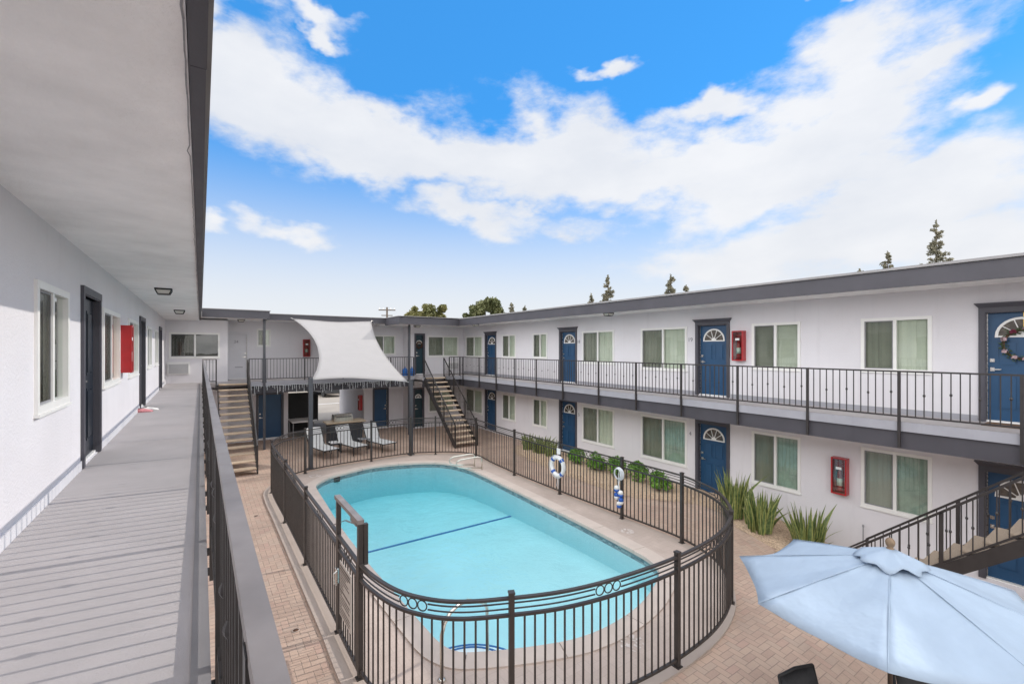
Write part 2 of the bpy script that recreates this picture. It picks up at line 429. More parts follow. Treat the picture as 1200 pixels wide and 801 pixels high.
def gz(x, y):
    d = max(S((7.0 - y) / 3.2) * S((x - 8.55) / 2.0), S((3.3 - y) / 2.4))
    return -.48 * d - .03
def axis(lo, hi, step, far):
    a = []; v = lo
    while v <= hi + 1e-6: a.append(v); v += step
    return [lo - q for q in reversed(far)] + a + [hi + q for q in far]
xs = axis(-1.5, 12.6, .3, [1, 4, 12, 30, 80, 200, 500]); ys = axis(-4, 23.6, .3, [1, 4, 12, 30, 80, 200, 500])
g = MB(); idx = {}
for j, y in enumerate(ys):
    for i, x in enumerate(xs): idx[i, j] = len(g.v); g.v.append((x, y, gz(x, y)))
cut = offset(pool_out, .12)
for j in range(len(ys) - 1):
    for i in range(len(xs) - 1):
        cx = (xs[i] + xs[i + 1]) / 2; cy = (ys[j] + ys[j + 1]) / 2
        if inside(cx, cy, cut) or any(inside(xs[a], ys[b], ppath) for a in (i, i + 1) for b in (j, j + 1)): continue
        g.f.append([idx[i, j], idx[i + 1, j], idx[i + 1, j + 1], idx[i, j + 1]])
        g.m.append(0 if (-1.5 < cx < 12.6 and -4 < cy < 23.6) else 1)
struct(g, 'ground', ['paver', 'road'], smooth=True)
# driveway beyond the passage, white lane line
struct(MB().quad((3.37, 23.6, -.022), (6.87, 23.6, -.022), (6.87, 28.3, -.022), (3.37, 28.3, -.022))
       .quad((-20, 28.3, -.022), (40, 28.3, -.022), (40, 49, -.022), (-20, 49, -.022)), 'driveway', 'asphalt')
struct(MB().quad((0, 35.6, -.016), (16, 36.2, -.016), (16, 36.38, -.016), (0, 35.78, -.016)), 'road_marking', 'paint')
# pool surround
o = fill(deck_out, [offset(pool_out, -.02)], 0.0, 'pool_deck', 'pooldeck', 'structure')
sk = MB()
for i in range(len(deck_out)):
    a, b = deck_out[i - 1], deck_out[i]; sk.quad((a.x, a.y, 0), (b.x, b.y, 0), (b.x, b.y, -.2), (a.x, a.y, -.2))
struct(sk, 'pool_deck_edge', 'curb')
cb_in = offset(fpath, -.12)
o = fill(deck_out, [cb_in], .004, 'kerb_strip', 'curb', 'structure')

# ------------------------------------------------------------------ swimming pool
pool = thing('swimming_pool', 'turquoise swimming pool with rounded ends inside the dark fence', 'swimming pool', (5.2, 10.2, 0))
cop = MB(); n = len(ppath); acc = 0; segs = []; cur = []
pin = offset(ppath, -.025)
for i in range(n):
    cur.append(i)
    acc += (ppath[(i + 1) % n] - ppath[i]).length
    if acc > 1.25: segs.append(cur + [(i + 1) % n]); cur = []; acc = 0
if cur: segs.append(cur + [0])
for sgm in segs:
    P = []
    for q, i in enumerate(sgm):
        a, b = pin[i].copy(), pool_out[i].copy()
        if q in (0, len(sgm) - 1):
            t = (ppath[(i + 1) % n] - ppath[i - 1]).normalized() * (.006 if q == 0 else -.006); a += t; b += t
        P += [(a.x, a.y, .0), (a.x, a.y, .018), (a.x * .97 + b.x * .03, a.y * .97 + b.y * .03, .026), (b.x, b.y, .022), (b.x, b.y, -.03), (a.x, a.y, -.05)]
    F = []
    for q in range(len(sgm) - 1):
        for k in range(6): F.append((q * 6 + k, q * 6 + (k + 1) % 6, q * 6 + 6 + (k + 1) % 6, q * 6 + 6 + k))
    L = len(sgm) - 1; F += [tuple(range(6)), tuple(range(L * 6 + 5, L * 6 - 1, -1))]
    cop.add(P, F)
cop.build('coping', 'coping', pool)
def depth(y): return -(.60 + .20 * S((y - 5) / 7.0) + .30 * S((y - 9.5) / 7.5))
# tile band (mosaic colours by face)
tb = MB(); sh = MB()
for i in range(n):
    a, b = ppath[i - 1], ppath[i]
    zz = [.0, -.035, -.07, -.105, -.14, -.175]
    for k in range(5): tb.quad((a.x, a.y, zz[k]), (b.x, b.y, zz[k]), (b.x, b.y, zz[k + 1]), (a.x, a.y, zz[k + 1]), random.choice((0, 0, 1, 2)))
    sh.quad((a.x, a.y, -.175), (b.x, b.y, -.175), (b.x, b.y, depth(b.y)), (a.x, a.y, depth(a.y)))
M['tile_a'] = mat('slate_mosaic', (.22, .27, .29), .3, .2, 30); M['tile_b'] = mat('steel_mosaic', (.32, .37, .38), .3, .2, 30); M['tile_c'] = mat('dark_mosaic', (.13, .18, .21), .3, .2, 30)
tb.build('tile_band', ['tile_a', 'tile_b', 'tile_c'], pool)
# floor grid clipped to outline by overlap
big = offset(ppath, .02)
fy = 4.4
while fy < 16.2:
    fx = 2.4
    while fx < 8:
        sh.quad((fx, fy, depth(fy)), (fx + .4, fy, depth(fy)), (fx + .4, fy + .4, depth(fy + .4)), (fx, fy + .4, depth(fy + .4)))
        fx += .4
    fy += .4
sh.build('shell', 'plaster', pool)
ln = MB()
for q in range(24):
    x0 = 2.72 + q * 4.86 / 24; ln.box(x0, x0 + 4.86 / 24 - .004, 11.06, 11.14, depth(11.1) + .004, depth(11.1) + .012)
ln.build('depth_line', 'tileblue', pool)
# entry steps in the near left corner
stp = MB(); edge = MB(); scx, scy = 2.95, 5.30
for r, zt in ((.95, -.42), (.62, -.24)):
    arc = [(scx + r * math.cos(t), scy + r * math.sin(t)) for t in [R(-35 + q * 8) for q in range(20)]]
    P = [(scx, scy, zt)] + [(a[0], a[1], zt) for a in arc]
    stp.add(P, [(0, q + 1, q + 2) for q in range(len(arc) - 1)])
    for q in range(len(arc) - 1): stp.quad((*arc[q], zt), (*arc[q + 1], zt), (*arc[q + 1], -.8), (*arc[q], -.8))
    edge.ribbon([(a[0], a[1], zt + .006) for a in arc], .026, .012)
stp.build('entry_step', 'stepwhite', pool); edge.build('step_edge', 'tileblue', pool)
MB().box(3.55, 3.75, 15.38, 15.46, -.2, -.06).build('skimmer_slot', 'black', pool)
# the water: closed body, surface just under the coping
wp = offset(ppath, .012); w = MB(); N = len(wp)
w.add([(p.x, p.y, -.065) for p in wp], [tuple(range(N))]); w.add([(p.x, p.y, -1.9) for p in wp], [tuple(range(N - 1, -1, -1))])
for i in range(N):
    a, b = wp[i - 1], wp[i]; w.quad((a.x, a.y, -1.9), (b.x, b.y, -1.9), (b.x, b.y, -.065), (a.x, a.y, -.065))
wo = struct(w, 'water', 'water')
bm = bmesh.new(); bm.from_mesh(wo.data); bmesh.ops.remove_doubles(bm, verts=bm.verts, dist=.0005); bmesh.ops.recalc_face_normals(bm, faces=bm.faces); bm.to_mesh(wo.data); bm.free()
# worn white markings on the deck
for (cx, cy, rr, lab) in ((4.98, 4.30, .16, 'worn white painted mark on the deck at the near end of the pool'), (7.95, 7.0, .12, 'worn white painted mark on the deck right of the pool'), (3.05, 15.75, .16, 'worn white painted mark on the deck at the far left pool corner')):
    mk = MB()
    for q in range(20):
        t = random.uniform(0, 2 * PI); r0 = rr * random.choice((1, .95, .5)); x = cx + r0 * math.cos(t); y = cy + r0 * math.sin(t); s_ = random.uniform(.012, .035)
        a2 = random.uniform(0, PI); ux, uy = math.cos(a2) * s_ * 1.6, math.sin(a2) * s_ * 1.6; vx, vy = -math.sin(a2) * s_ * .6, math.cos(a2) * s_ * .6; zq = .006 + q * .00006
        mk.quad((x - ux - vx, y - uy - vy, zq), (x + ux - vx, y + uy - vy, zq), (x + ux + vx, y + uy + vy, zq), (x - ux + vx, y - uy + vy, zq))
    solo(mk, 'deck_marking', 'wornpaint', lab, 'marking', 'painted marks on the pool deck')
for (x, y, lb) in ((1.14, 12.9, 'small round floor drain in the left path, farther one'), (1.16, 7.34, 'small round floor drain in the left path, nearer one')):
    dr = thing('floor_drain', lb, 'drain', (x, y, -.03), 'round drains in the left path')
    MB().lathe([(.055, -.03), (.055, -.022), (.042, -.021)], (x, y, 0), 18).build('drain_rim', 'curb', dr, True)
    MB().lathe([(.040, -.0209), (.040, -.0195)], (x, y, 0), 18).build('grate', 'twig', dr, True)
# rails at the pool
hr = thing('pool_handrail', 'bent steel handrail over the entry steps in the near corner of the pool', 'handrail', (2.5, 5.15, 0))
pth = [(2.48, 5.17, 0), (2.48, 5.17, .56), (2.52, 5.18, .68), (2.62, 5.22, .77), (2.76, 5.27, .80), (2.95, 5.36, .76), (3.22, 5.48, .60), (3.33, 5.53, .52), (3.37, 5.55, .42), (3.38, 5.555, -.2)]
MB().tube(pth, .024, 10).build('rail', 'chrome', hr, True)
MB().lathe([(.05, 0), (.05, .012), (.03, .02)], (2.48, 5.17, .004), 14).build('base_flange', 'chrome', hr, True)
lad = thing('pool_ladder_rail', 'pair of low steel grab rails at the far right end of the pool', 'handrail', (7.7, 13.6, 0))
for yy in (13.78, 13.28):
    pth = [(7.86, yy, 0), (7.86, yy, .40), (7.82, yy + .02, .45), (7.7, yy + .06, .47), (7.2, yy + .28, .40), (7.08, yy + .33, .34), (7.06, yy + .33, .24), (7.12, yy + .30, .15), (7.3, yy + .22, .12), (7.86, yy, .09)]
    MB().tube(pth, .02, 8).build('grab_rail', 'chrome', lad, True)

# ------------------------------------------------------------------ pool fence
HT = 1.44
fence = thing('pool_fence', 'dark bronze metal fence curving round the swimming pool', 'fence', (5.1, 10.2, 0))
L = [0]
for i in range(len(fpath)): L.append(L[-1] + (fpath[(i + 1) % len(fpath)] - fpath[i]).length)
TOT = L[-1]
def at(sv):
    sv %= TOT
    lo, hi = 0, len(fpath)
    while hi - lo > 1:
        mid = (lo + hi) // 2
        if L[mid] <= sv: lo = mid
        else: hi = mid
    a, b = fpath[lo], fpath[(lo + 1) % len(fpath)]; t = (sv - L[lo]) / max(1e-9, L[lo + 1] - L[lo])
    return a.lerp(b, t), (b - a).normalized()
def near(x, y): return min(range(len(fpath)), key=lambda i: (fpath[i].x - x) ** 2 + (fpath[i].y - y) ** 2)
posts_xy = [(1.66, 6.9), (1.66, 9.41), (1.66, 11.92), (1.68, 14.62), (2.85, 16.24), (5.15, 16.62), (6.68, 16.66), (7.55, 16.3), (8.66, 15.0), (8.42, 12.14), (8.38, 9.87), (8.45, 7.61), (8.45, 5.95), (7.11, 4.08), (5.11, 3.66), (2.81, 4.07), (1.65, 5.78)]
ps = [L[near(*p)] for p in posts_xy]; ps[-1] += TOT if ps[-1] < ps[0] else 0
def rail_path(s0, s1, z):
    k = max(2, int((s1 - s0) / .08)); return [(at(s0 + (s1 - s0) * q / k)[0].x, at(s0 + (s1 - s0) * q / k)[0].y, z) for q in range(k + 1)]
for i, s0 in enumerate(ps):
    p, d = at(s0); mb = MB()
    tall = HT + .04
    if i in (0, len(ps) - 1): tall = 1.92
    a = math.atan2(d.y, d.x)
    mb.box(-.03, .03, -.03, .03, .0, tall); mb.box(-.036, .036, -.036, .036, tall, tall + .018); mb.box(-.05, .05, -.05, .05, .004, .014)
    mb.v = [(p.x + q[0] * math.cos(a) - q[1] * math.sin(a), p.y + q[0] * math.sin(a) + q[1] * math.cos(a), q[2]) for q in mb.v]
    mb.build('post', 'bronze', fence)
for i in range(len(ps) - 1):
    s0, s1 = ps[i] + .03, ps[i + 1] - .03
    if s1 <= s0: continue
    MB().ribbon(rail_path(s0, s1, HT - .012), .045, .026).build('top_rail', 'bronze', fence)
    MB().ribbon(rail_path(s0, s1, 1.245), .04, .03).build('middle_rail', 'bronze', fence); MB().ribbon(rail_path(s0, s1, .10), .035, .03).build('bottom_rail', 'bronze', fence)
    rl = MB()
    mid = (s0 + s1) / 2; gap = .19 if i not in (4,) else .19
    for z in (1.375, 1.315):
        if s1 - s0 > 1.0:
            rl.ribbon(rail_path(s0, mid - gap, z), .014, .012); rl.ribbon(rail_path(mid + gap, s1, z), .014, .012)
        else: rl.ribbon(rail_path(s0, s1, z), .014, .012)
    rl.build('accent_rods', 'bronze', fence)
    if s1 - s0 > 1.0:
        rg = MB()
        for k in (-1, 0, 1):
            p, d = at(mid + k * .122)
            ring = [(p.x + d.x * math.cos(t) * .056, p.y + d.y * math.cos(t) * .056, 1.345 + math.sin(t) * .056) for t in [2 * PI * q / 18 for q in range(18)]]
            rg.tube(ring, .0075, 6, closed=True)
        rg.build('ring_ornament', 'bronze', fence, True)
    nb = max(2, round((s1 - s0) / .118)); pn = MB()
    for k in range(1, nb):
        p, d = at(s0 + (s1 - s0) * k / nb); pn.box(p.x - .0085, p.x + .0085, p.y - .0085, p.y + .0085, .1, 1.24)
    pn.build('baluster_panel', 'bronze', fence)
# gate with closer frame above
gate = thing('pool_gate', 'bronze pool gate under a tall closer frame on the left of the pool', 'gate', (1.65, 6.34, 0))
gb = MB()
for y in (5.86, 6.82): gb.box(1.625, 1.665, y - .02, y + .02, .06, HT)
gb.box(1.622, 1.668, 5.83, 6.85, HT - .03, HT + .003); gb.box(1.625, 1.665, 5.88, 6.8, 1.23, 1.26); gb.box(1.625, 1.665, 5.88, 6.8, .06, .1)
for z in (1.375, 1.315): gb.box(1.64, 1.652, 5.88, 6.8, z - .006, z + .006)
gb.build('gate_frame', 'bronze', gate)
gp = MB()
for k in range(1, 8): gp.box(1.638, 1.654, 5.88 + k * .115 - .008, 5.88 + k * .115 + .008, .1, 1.23)
gp.build('baluster_panel', 'bronze', gate)
rg = MB()
for k in (-1, 0, 1): rg.tube([(1.646, 6.34 + k * .12 + math.cos(t) * .055, 1.345 + math.sin(t) * .055) for t in [2 * PI * q / 18 for q in range(18)]], .007, 6, closed=True)
rg.build('ring_ornament', 'bronze', gate, True)
MB().box(1.61, 1.69, 5.74, 6.94, 1.938, 1.99).build('overhead_frame', 'railcap', gate)
MB().box(1.69, 1.74, 5.74, 5.80, 1.42, 1.93).build('side_screen', 'bronze', gate)
MB().cbox(1.67, 1.73, 6.05, 6.32, 1.80, 1.88, .01).bar((1.70, 6.2, 1.79), (1.72, 6.75, 1.66), .02, .012).bar((1.72, 6.75, 1.66), (1.62, 7.1, 1.5), .02, .012).build('gate_closer', 'railcap', gate)
lk = MB().cbox(1.585, 1.625, 6.74, 6.82, .78, 1.0, .01).tube([(1.60, 6.74, .97), (1.55, 6.72, .95), (1.55, 6.70, .82), (1.59, 6.72, .78)], .011, 8)
lk.build('latch', 'silver', gate)
sg = thing('notice_sign', 'pale notice panel with lines of small text on the pool gate', 'sign', (1.615, 6.33, .5))
MB().cbox(1.607, 1.619, 6.05, 6.62, .42, 1.17, .003).build('sign_panel', 'signwhite', sg)
tx = MB()
for k in range(17):
    z = 1.13 - k * .041; y = 6.59
    h = .024 if k in (0, 1, 8) else .015
    while y > 6.09:
        wd = random.uniform(.02, .07)
        if y - wd > 6.07: tx.box(1.6045, 1.6065, y - wd, y, z - h, z)
        y -= wd + .012
        if random.random() < .05: break
tx.build('lettering', 'signink', sg)

# ------------------------------------------------------------------ wings
def TR(a, d, z): return (12.0 - d, a, z)           # right wing: a = Y, d out of the wall towards the court
def TL(a, d, z): return (-1.11 + d, a, z)
def TF(yw):
    return lambda a, d, z: (a, yw - d, z)
def wall(T, a0, a1, z0, z1, ops, mb, depth=.14, room=.5):
    A = sorted({a0, a1} | {v for o in ops for v in (o[0], o[1])}); Z = sorted({z0, z1} | {v for o in ops for v in (o[2], o[3])})
    old = mb.T; mb.T = T
    for i in range(len(A) - 1):
        for j in range(len(Z) - 1):
            ca, cz = (A[i] + A[i + 1]) / 2, (Z[j] + Z[j + 1]) / 2
            if any(o[0] < ca < o[1] and o[2] < cz < o[3] for o in ops): continue
            mb.quad((A[i], 0, Z[j]), (A[i + 1], 0, Z[j]), (A[i + 1], 0, Z[j + 1]), (A[i], 0, Z[j + 1]))
    for o in ops:
        if o[4] == 'hole': continue
        dp = room if o[4] == 'win' else depth
        a, b, c, d = o[:4]
        m = 1 if o[4] == 'win' else 0
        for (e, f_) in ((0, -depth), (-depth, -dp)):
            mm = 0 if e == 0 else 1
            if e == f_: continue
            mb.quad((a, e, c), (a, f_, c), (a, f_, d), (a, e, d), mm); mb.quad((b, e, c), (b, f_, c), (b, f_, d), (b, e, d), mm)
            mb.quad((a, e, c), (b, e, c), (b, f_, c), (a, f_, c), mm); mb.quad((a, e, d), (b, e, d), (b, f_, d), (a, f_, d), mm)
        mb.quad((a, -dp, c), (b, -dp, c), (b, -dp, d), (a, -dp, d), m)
    mb.T = old
def window(T, a0, a1, z0, z1, parent, style=0, flip=False):
    """sliding window in its opening: frame proud of the wall, screen one side, glass the other, blinds behind"""
    f = MB(T); fw = .034
    f.box(a0 - .03, a0 + fw, -.05, .022, z0 - .03, z1 + .03); f.box(a1 - fw, a1 + .03, -.05, .022, z0 - .03, z1 + .03)
    f.box(a0 + fw, a1 - fw, -.05, .022, z0 - .03, z0 + fw); f.box(a0 + fw, a1 - fw, -.05, .022, z1 - fw, z1 + .03)
    am = (a0 + a1) / 2
    f.box(am - .028, am + .028, -.055, .012, z0 + fw, z1 - fw)
    f.box(a0 - .045, a1 + .045, .0, .035, z0 - .055, z0 - .031)
    w = f.build('window', 'white', parent)
    sides = [(a0 + fw, am - .028), (am + .028, a1 - fw)]
    if flip: sides.reverse()
    # screen sash, thin grey border
    s = MB(T); a, b = sides[0]
    s.quad((a, -.006, z0 + fw), (b, -.006, z0 + fw), (b, -.006, z1 - fw), (a, -.006, z1 - fw)); s.build('insect_screen', 'screen', w)
    sf = MB(T); 
    sf.box(a, a + .02, -.014, .000, z0 + fw, z1 - fw); sf.box(b - .02, b, -.014, .000, z0 + fw, z1 - fw); sf.box(a + .02, b - .02, -.014, .000, z0 + fw, z0 + fw + .02); sf.box(a + .02, b - .02, -.014, .000, z1 - fw - .02, z1 - fw)
    sf.build('screen_border', 'acgrille', w)
    for (a, b) in sides:
        p = MB(T); p.quad((a, -.020, z0 + fw), (b, -.020, z0 + fw), (b, -.020, z1 - fw), (a, -.020, z1 - fw)); p.build('pane', 'glass', w)
    rnd = random.Random(int(a0 * 131 + z0 * 977))
    for q, (a, b) in enumerate(sides):
        bl = MB(T)
        m_ = 'blind' if q == 1 else 'curtain'
        if style == 1: m_ = 'tealcurtain' if q == 1 else 'curtain'
        if style == 6: m_ = 'tealcurtain' if q == 1 else 'palegrey'
        if style in (2, 5): m_ = 'drapereflect' if q == 1 else 'drapebrown'
        if style == 2 and q == 1: m_ = 'orange'
        if style in (0, 1, 2, 5, 6):
            x = a - .03; k = 0; pitch = rnd.choice((.075, .085, .06))
            while x < b + .03:
                tw = .016 + .012 * rnd.random()
                x2 = min(x + pitch, b + .05)
                bl.add([(x, -.062 - tw * (k % 2), z0 + .01), (x2, -.062 - tw * ((k + 1) % 2), z0 + .01), (x2, -.062 - tw * ((k + 1) % 2), z1), (x, -.062 - tw * (k % 2), z1)], [(0, 1, 2, 3)]); x = x2; k += 1
        elif style == 3:     # horizontal blinds
            z = z0 + .02
            while z < z1:
                bl.quad((a - .03, -.06, z), (b + .03, -.06, z), (b + .03, -.075, z + .028), (a - .03, -.075, z + .028)); z += .03
        if style == 4: continue
        bl.build('blind', m_, w, norm=False)
    return w
def door(T, a0, a1, z0, z1, parent, color='blue', fan=True, crown=True, hinge=1, recess=.09, panels=True, lbl=None):
    """slab a0..a1 with trim around; hinge=+1 handle at the a1 side"""
    s = MB(T); d0, d1 = -recess - .045, -recess
    wd = a1 - a0
    s.box(a0, a1, d0, d1, z0 + .03, z1)
    if panels:
        top = z1 - .52 if fan else z1 - .15
        rows = ((z0 + .22, z0 + .86), (z0 + 1.02, top)) if (top - z0) > 1.2 else ((z0 + .22, z0 + .8),)
        for (pz0, pz1) in rows:
            for (pa, pb) in ((a0 + wd * .15, a0 + wd * .46), (a0 + wd * .54, a0 + wd * .85)):
                for q, (i, e) in enumerate(((.0, .007), (.035, .012))):
                    if q == 0:
                        for bb in ((pa, pb, pz0, pz0 + .018), (pa, pb, pz1 - .018, pz1), (pa, pa + .018, pz0 + .018, pz1 - .018), (pb - .018, pb, pz0 + .018, pz1 - .018)):
                            s.box(bb[0], bb[1], d1, d1 + e, bb[2], bb[3])
                    else:
                        s.box(pa + i, pb - i, d1, d1 + e, pz0 + i, pz1 - i)
    D = s.build('door', color, parent)
    if lbl: D['label'] = lbl
    t = MB(T); tw = .095
    t.box(a0 - tw, a0 - .012, -.01, .03, z0, z1 + .012); t.box(a1 + .012, a1 + tw, -.01, .03, z0, z1 + .012)
    t.box(a0 - .012, a0, -recess - .05, .02, z0, z1); t.box(a1, a1 + .012, -recess - .05, .02, z0, z1)
    t.box(a0 - .012, a1 + .012, -recess - .05, .02, z1, z1 + .012)
    t.box(a0 - tw, a1 + tw, -.01, .032, z1 + .012, z1 + .10)
    if crown:
        P = [(a0 - tw, -.01, z1 + .10), (a1 + tw, -.01, z1 + .10), (a1 + tw + .045, -.01, z1 + .165), (a0 - tw - .045, -.01, z1 + .165)]
        P += [(a0 - tw, .035, z1 + .10), (a1 + tw, .035, z1 + .10), (a1 + tw + .045, .085, z1 + .165), (a0 - tw - .045, .085, z1 + .165)]
        t.add(P, [(0, 1, 2, 3), (4, 5, 6, 7), (0, 1, 5, 4), (2, 3, 7, 6), (1, 2, 6, 5), (0, 3, 7, 4)])
        t.box(a0 - tw - .05, a1 + tw + .05, -.01, .092, z1 + .165, z1 + .185)
    t.build('door_frame', 'trim', D)
    MB(T).box(a0 + .002, a1 - .002, -recess - .05, -.02, z0, z0 + .028).build('threshold', 'white', D)
    ha = a1 - .07 if hinge > 0 else a0 + .07
    ws = a1 - .012 if hinge > 0 else a0
    MB(T).box(ws, ws + .012, d1, d1 + .014, z0 + .03, z1).build('weather_strip', 'silver', D)
    h = MB(T); 
    h.box(ha - .028, ha + .028, d1, d1 + .012, z0 + .93, z0 + 1.0); h.box(ha - .012, ha + .012, d1 + .012, d1 + .05, z0 + .953, z0 + .977)
    sg_ = -1 if hinge > 0 else 1
    h.box(min(ha, ha + sg_ * .12), max(ha, ha + sg_ * .12), d1 + .045, d1 + .062, z0 + .955, z0 + .975)
    h.box(ha - .03, ha + .03, d1, d1 + .022, z0 + 1.10, z0 + 1.16)
    h.build('handle', 'silver', D)
    if fan:
        cx, cz, r = (a0 + a1) / 2, z1 - .42, wd * .35
        gl = MB(T); N_ = 14
        P = [(cx, d1 + .004, cz)] + [(cx + r * math.cos(PI * q / N_), d1 + .004, cz + r * math.sin(PI * q / N_)) for q in range(N_ + 1)]
        gl.add(P, [(0, q + 1, q + 2) for q in range(N_)]); G = gl.build('fan_light', 'fanglass', D)
        fr = MB(T)
        def arcseg(r0, r1, m0, m1, e):
            for q in range(m0, m1):
                t0, t1 = PI * q / N_, PI * (q + 1) / N_
                P = []
                for dd in (d1, d1 + e):
                    P += [(cx + r0 * math.cos(t0), dd, cz + r0 * math.sin(t0)), (cx + r1 * math.cos(t0), dd, cz + r1 * math.sin(t0)), (cx + r1 * math.cos(t1), dd, cz + r1 * math.sin(t1)), (cx + r0 * math.cos(t1), dd, cz + r0 * math.sin(t1))]
                fr.add(P, [(0, 1, 2, 3), (4, 5, 6, 7), (0, 1, 5, 4), (1, 2, 6, 5), (2, 3, 7, 6), (3, 0, 4, 7)])
        arcseg(r - .012, r + .028, 0, N_, .02); arcseg(0, r * .24, 0, N_, .018)
        fr.box(cx - r - .028, cx + r + .028, d1, d1 + .022, cz - .03, cz)
        for ang in (36, 72, 108, 144):
            t = R(ang); p = (cx + r * .2 * math.cos(t), d1 + .010, cz + r * .2 * math.sin(t)); q_ = (cx + r * math.cos(t), d1 + .010, cz + r * math.sin(t))
            old = fr.T; A = Vector(T(*p)); B = Vector(T(*q_)); fr.T = None; fr.bar(A, B, .014, .014); fr.T = old
        fr.build('muntins', 'white', D)
    return D
M['fanglass'] = mat('fan_light_glass', (.10, .085, .07), .15, .5, 14, coat=.6)

def text_mesh(txt, size, parent, place, name='door_number', m='number', thick=.006):
    cu = bpy.data.curves.new('lettering', 'FONT'); cu.body = txt; cu.size = size; cu.extrude = thick / 2; cu.align_x = 'CENTER'; cu.align_y = 'CENTER'
    tmp = bpy.data.objects.new('lettering_source', cu); COL.objects.link(tmp)
    bpy.context.view_layer.update()
    me = bpy.data.meshes.new_from_object(tmp.evaluated_get(bpy.context.evaluated_depsgraph_get()))
    bpy.data.objects.remove(tmp); bpy.data.curves.remove(cu)
    mb = MB(); mb.v = [place(v.co.x, v.co.y, v.co.z) for v in me.vertices]; mb.f = [list(p.vertices) for p in me.polygons]; mb.m = [0] * len(mb.f)
    bpy.data.meshes.remove(me)
    return mb.build(name, m, parent)

# ---- right wing
rw = thing('apartment_wing', 'long pale two storey apartment wing with blue doors along the right side of the court', 'building', (14, 10, 0))
WY = [(20.25, 21.95), (17.24, 18.32), (14.92, 15.87), (11.19, 12.75), (8.29, 9.95), (5.17, 6.29), (2.77, 3.89)]
UZ = [3.70, 3.72, 3.74, 3.60, 3.48, 3.62, 3.66]; LZ = [.74, .77, .81, .66, .61, .64, .71]
DY = [(18.98, 19.86), (13.17, 14.03), (7.02, 7.88), (1.12, 1.99)]
DU = [2.78, 2.78, 2.78, 2.78]; DL = [.03, .03, -.03, -.12]
ops = []
for (a, b), u, l in zip(WY, UZ, LZ): ops += [(a, b, u, 4.75, 'win'), (a, b, l, 1.94, 'win')]
for (a, b), u, l in zip(DY, DU, DL): ops += [(a - .012, b + .012, u, u + 2.0, 'door'), (a - .012, b + .012, l, l + 1.98, 'door')]
wm = MB(); wall(TR, -6, 22.3, -.7, 5.35, ops, wm)
wm.box(12.55, 19, -6, 30, -.7, 5.32); wm.box(12.0, 12.55, -6, -5.9, -.7, 5.32)
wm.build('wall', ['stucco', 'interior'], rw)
st_u = [0, 0, 0, 0, 0, 3, 0]; st_l = [0, 0, 0, 0, 1, 1, 6]
for i, (a, b) in enumerate(WY):
    window(TR, a, b, UZ[i], 4.75, rw, st_u[i], flip=True); window(TR, a, b, LZ[i], 1.94, rw, st_l[i], flip=True)
for i, (a, b) in enumerate(DY):
    door(TR, a, b, DU[i], DU[i] + 2.0, rw, crown=True, hinge=1); door(TR, a, b, DL[i], DL[i] + 1.98, rw, crown=i != 3 or True, hinge=1)
rf = MB(); rf.box(10.62, 19.3, -6, 30, 5.30, 5.56, 0); 
ro = rf.build('roof', ['soffit', 'roofing'], rw)
MB().box(10.57, 10.617, -6, 20.098, 5.25, 5.565).build('fascia', 'fascia', ro)
MB().box(10.53, 10.66, -6, 20.055, 5.569, 5.615).box(10.66, 19.4, -6, 30, 5.569, 5.60).build('drip_edge', 'drip', ro)
dk = MB(); dk.box(10.72, 11.997, -6, 22.297, DZ - .16, DZ)
dk.build('walkway_deck', ['deck'], rw)
MB().box(10.70, 10.717, -6, 20.2, DZ - .17, DZ + .003).build('deck_edge', 'deckedge', rw)
MB().box(10.745, 10.86, -6, 20.6, 2.27, DZ - .163).build('beam', 'fascia', rw)
MB().box(10.862, 11.995, -6, 22.29, 2.44, 2.50).build('ceiling', 'soffit', rw)
MB(TR).box(-6, 1.0, .001, .012, DZ, DZ + .11).box(2.1, 6.9, .001, .012, DZ, DZ + .11).box(8.0, 13.05, .001, .012, DZ, DZ + .11).box(14.15, 18.86, .001, .012, DZ, DZ + .11).box(20.0, 22.2, .001, .012, DZ, DZ + .11).build('baseboard', 'deckedge', rw)
def num(T, txt, a, z, par, size=.17):
    text_mesh(txt, size, par, lambda x, y, q: T(a - x if T is TR else a + x, .006 + q, z + y))
num(TR, '19', 8.15, 4.38, rw); num(TR, '4', 8.15, 1.60, rw); num(TR, '18', 12.98, 4.38, rw); num(TR, '5', 12.97, 1.58, rw)
num(TR, '17', 18.72, 4.38, rw) if False else None
# ceiling lamps
def lamp(x, y, z, label, s=.13):
    t = thing('ceiling_light', label, 'lamp', (x, y, z), 'square lanterns under the eaves')
    f = MB(); f.box(x - s, x + s, y - s, y + s, z - .03, z - .002)
    h = .105
    for sx in (-1, 1):
        for sy in (-1, 1): f.bar((x + sx * s * .92, y + sy * s * .92, z - .03), (x + sx * s * .66, y + sy * s * .66, z - h), .014, .014)
    for sx in (-1, 1):
        f.box(x + sx * s * .66 - .007, x + sx * s * .66 + .007, y - s * .66, y + s * .66, z - h - .007, z - h + .007)
        f.box(x - s * .66, x + s * .66, y + sx * s * .66 - .007, y + sx * s * .66 + .007, z - h - .007, z - h + .007)
    f.build('lamp_frame', 'metal', t)
    g_ = MB(); P = []
    for q, zz in ((.88, z - .031), (.62, z - h + .004)):
        P += [(x - s * q, y - s * q, zz), (x + s * q, y - s * q, zz), (x + s * q, y + s * q, zz), (x - s * q, y + s * q, zz)]
    g_.add(P, [(0, 1, 5, 4), (1, 2, 6, 5), (2, 3, 7, 6), (3, 0, 4, 7), (4, 5, 6, 7), (0, 1, 2, 3)]); g_.build('shade', 'lampglass', t)
lamp(-.56, 10.55, 5.23, 'square lantern under the left soffit, nearest the camera')
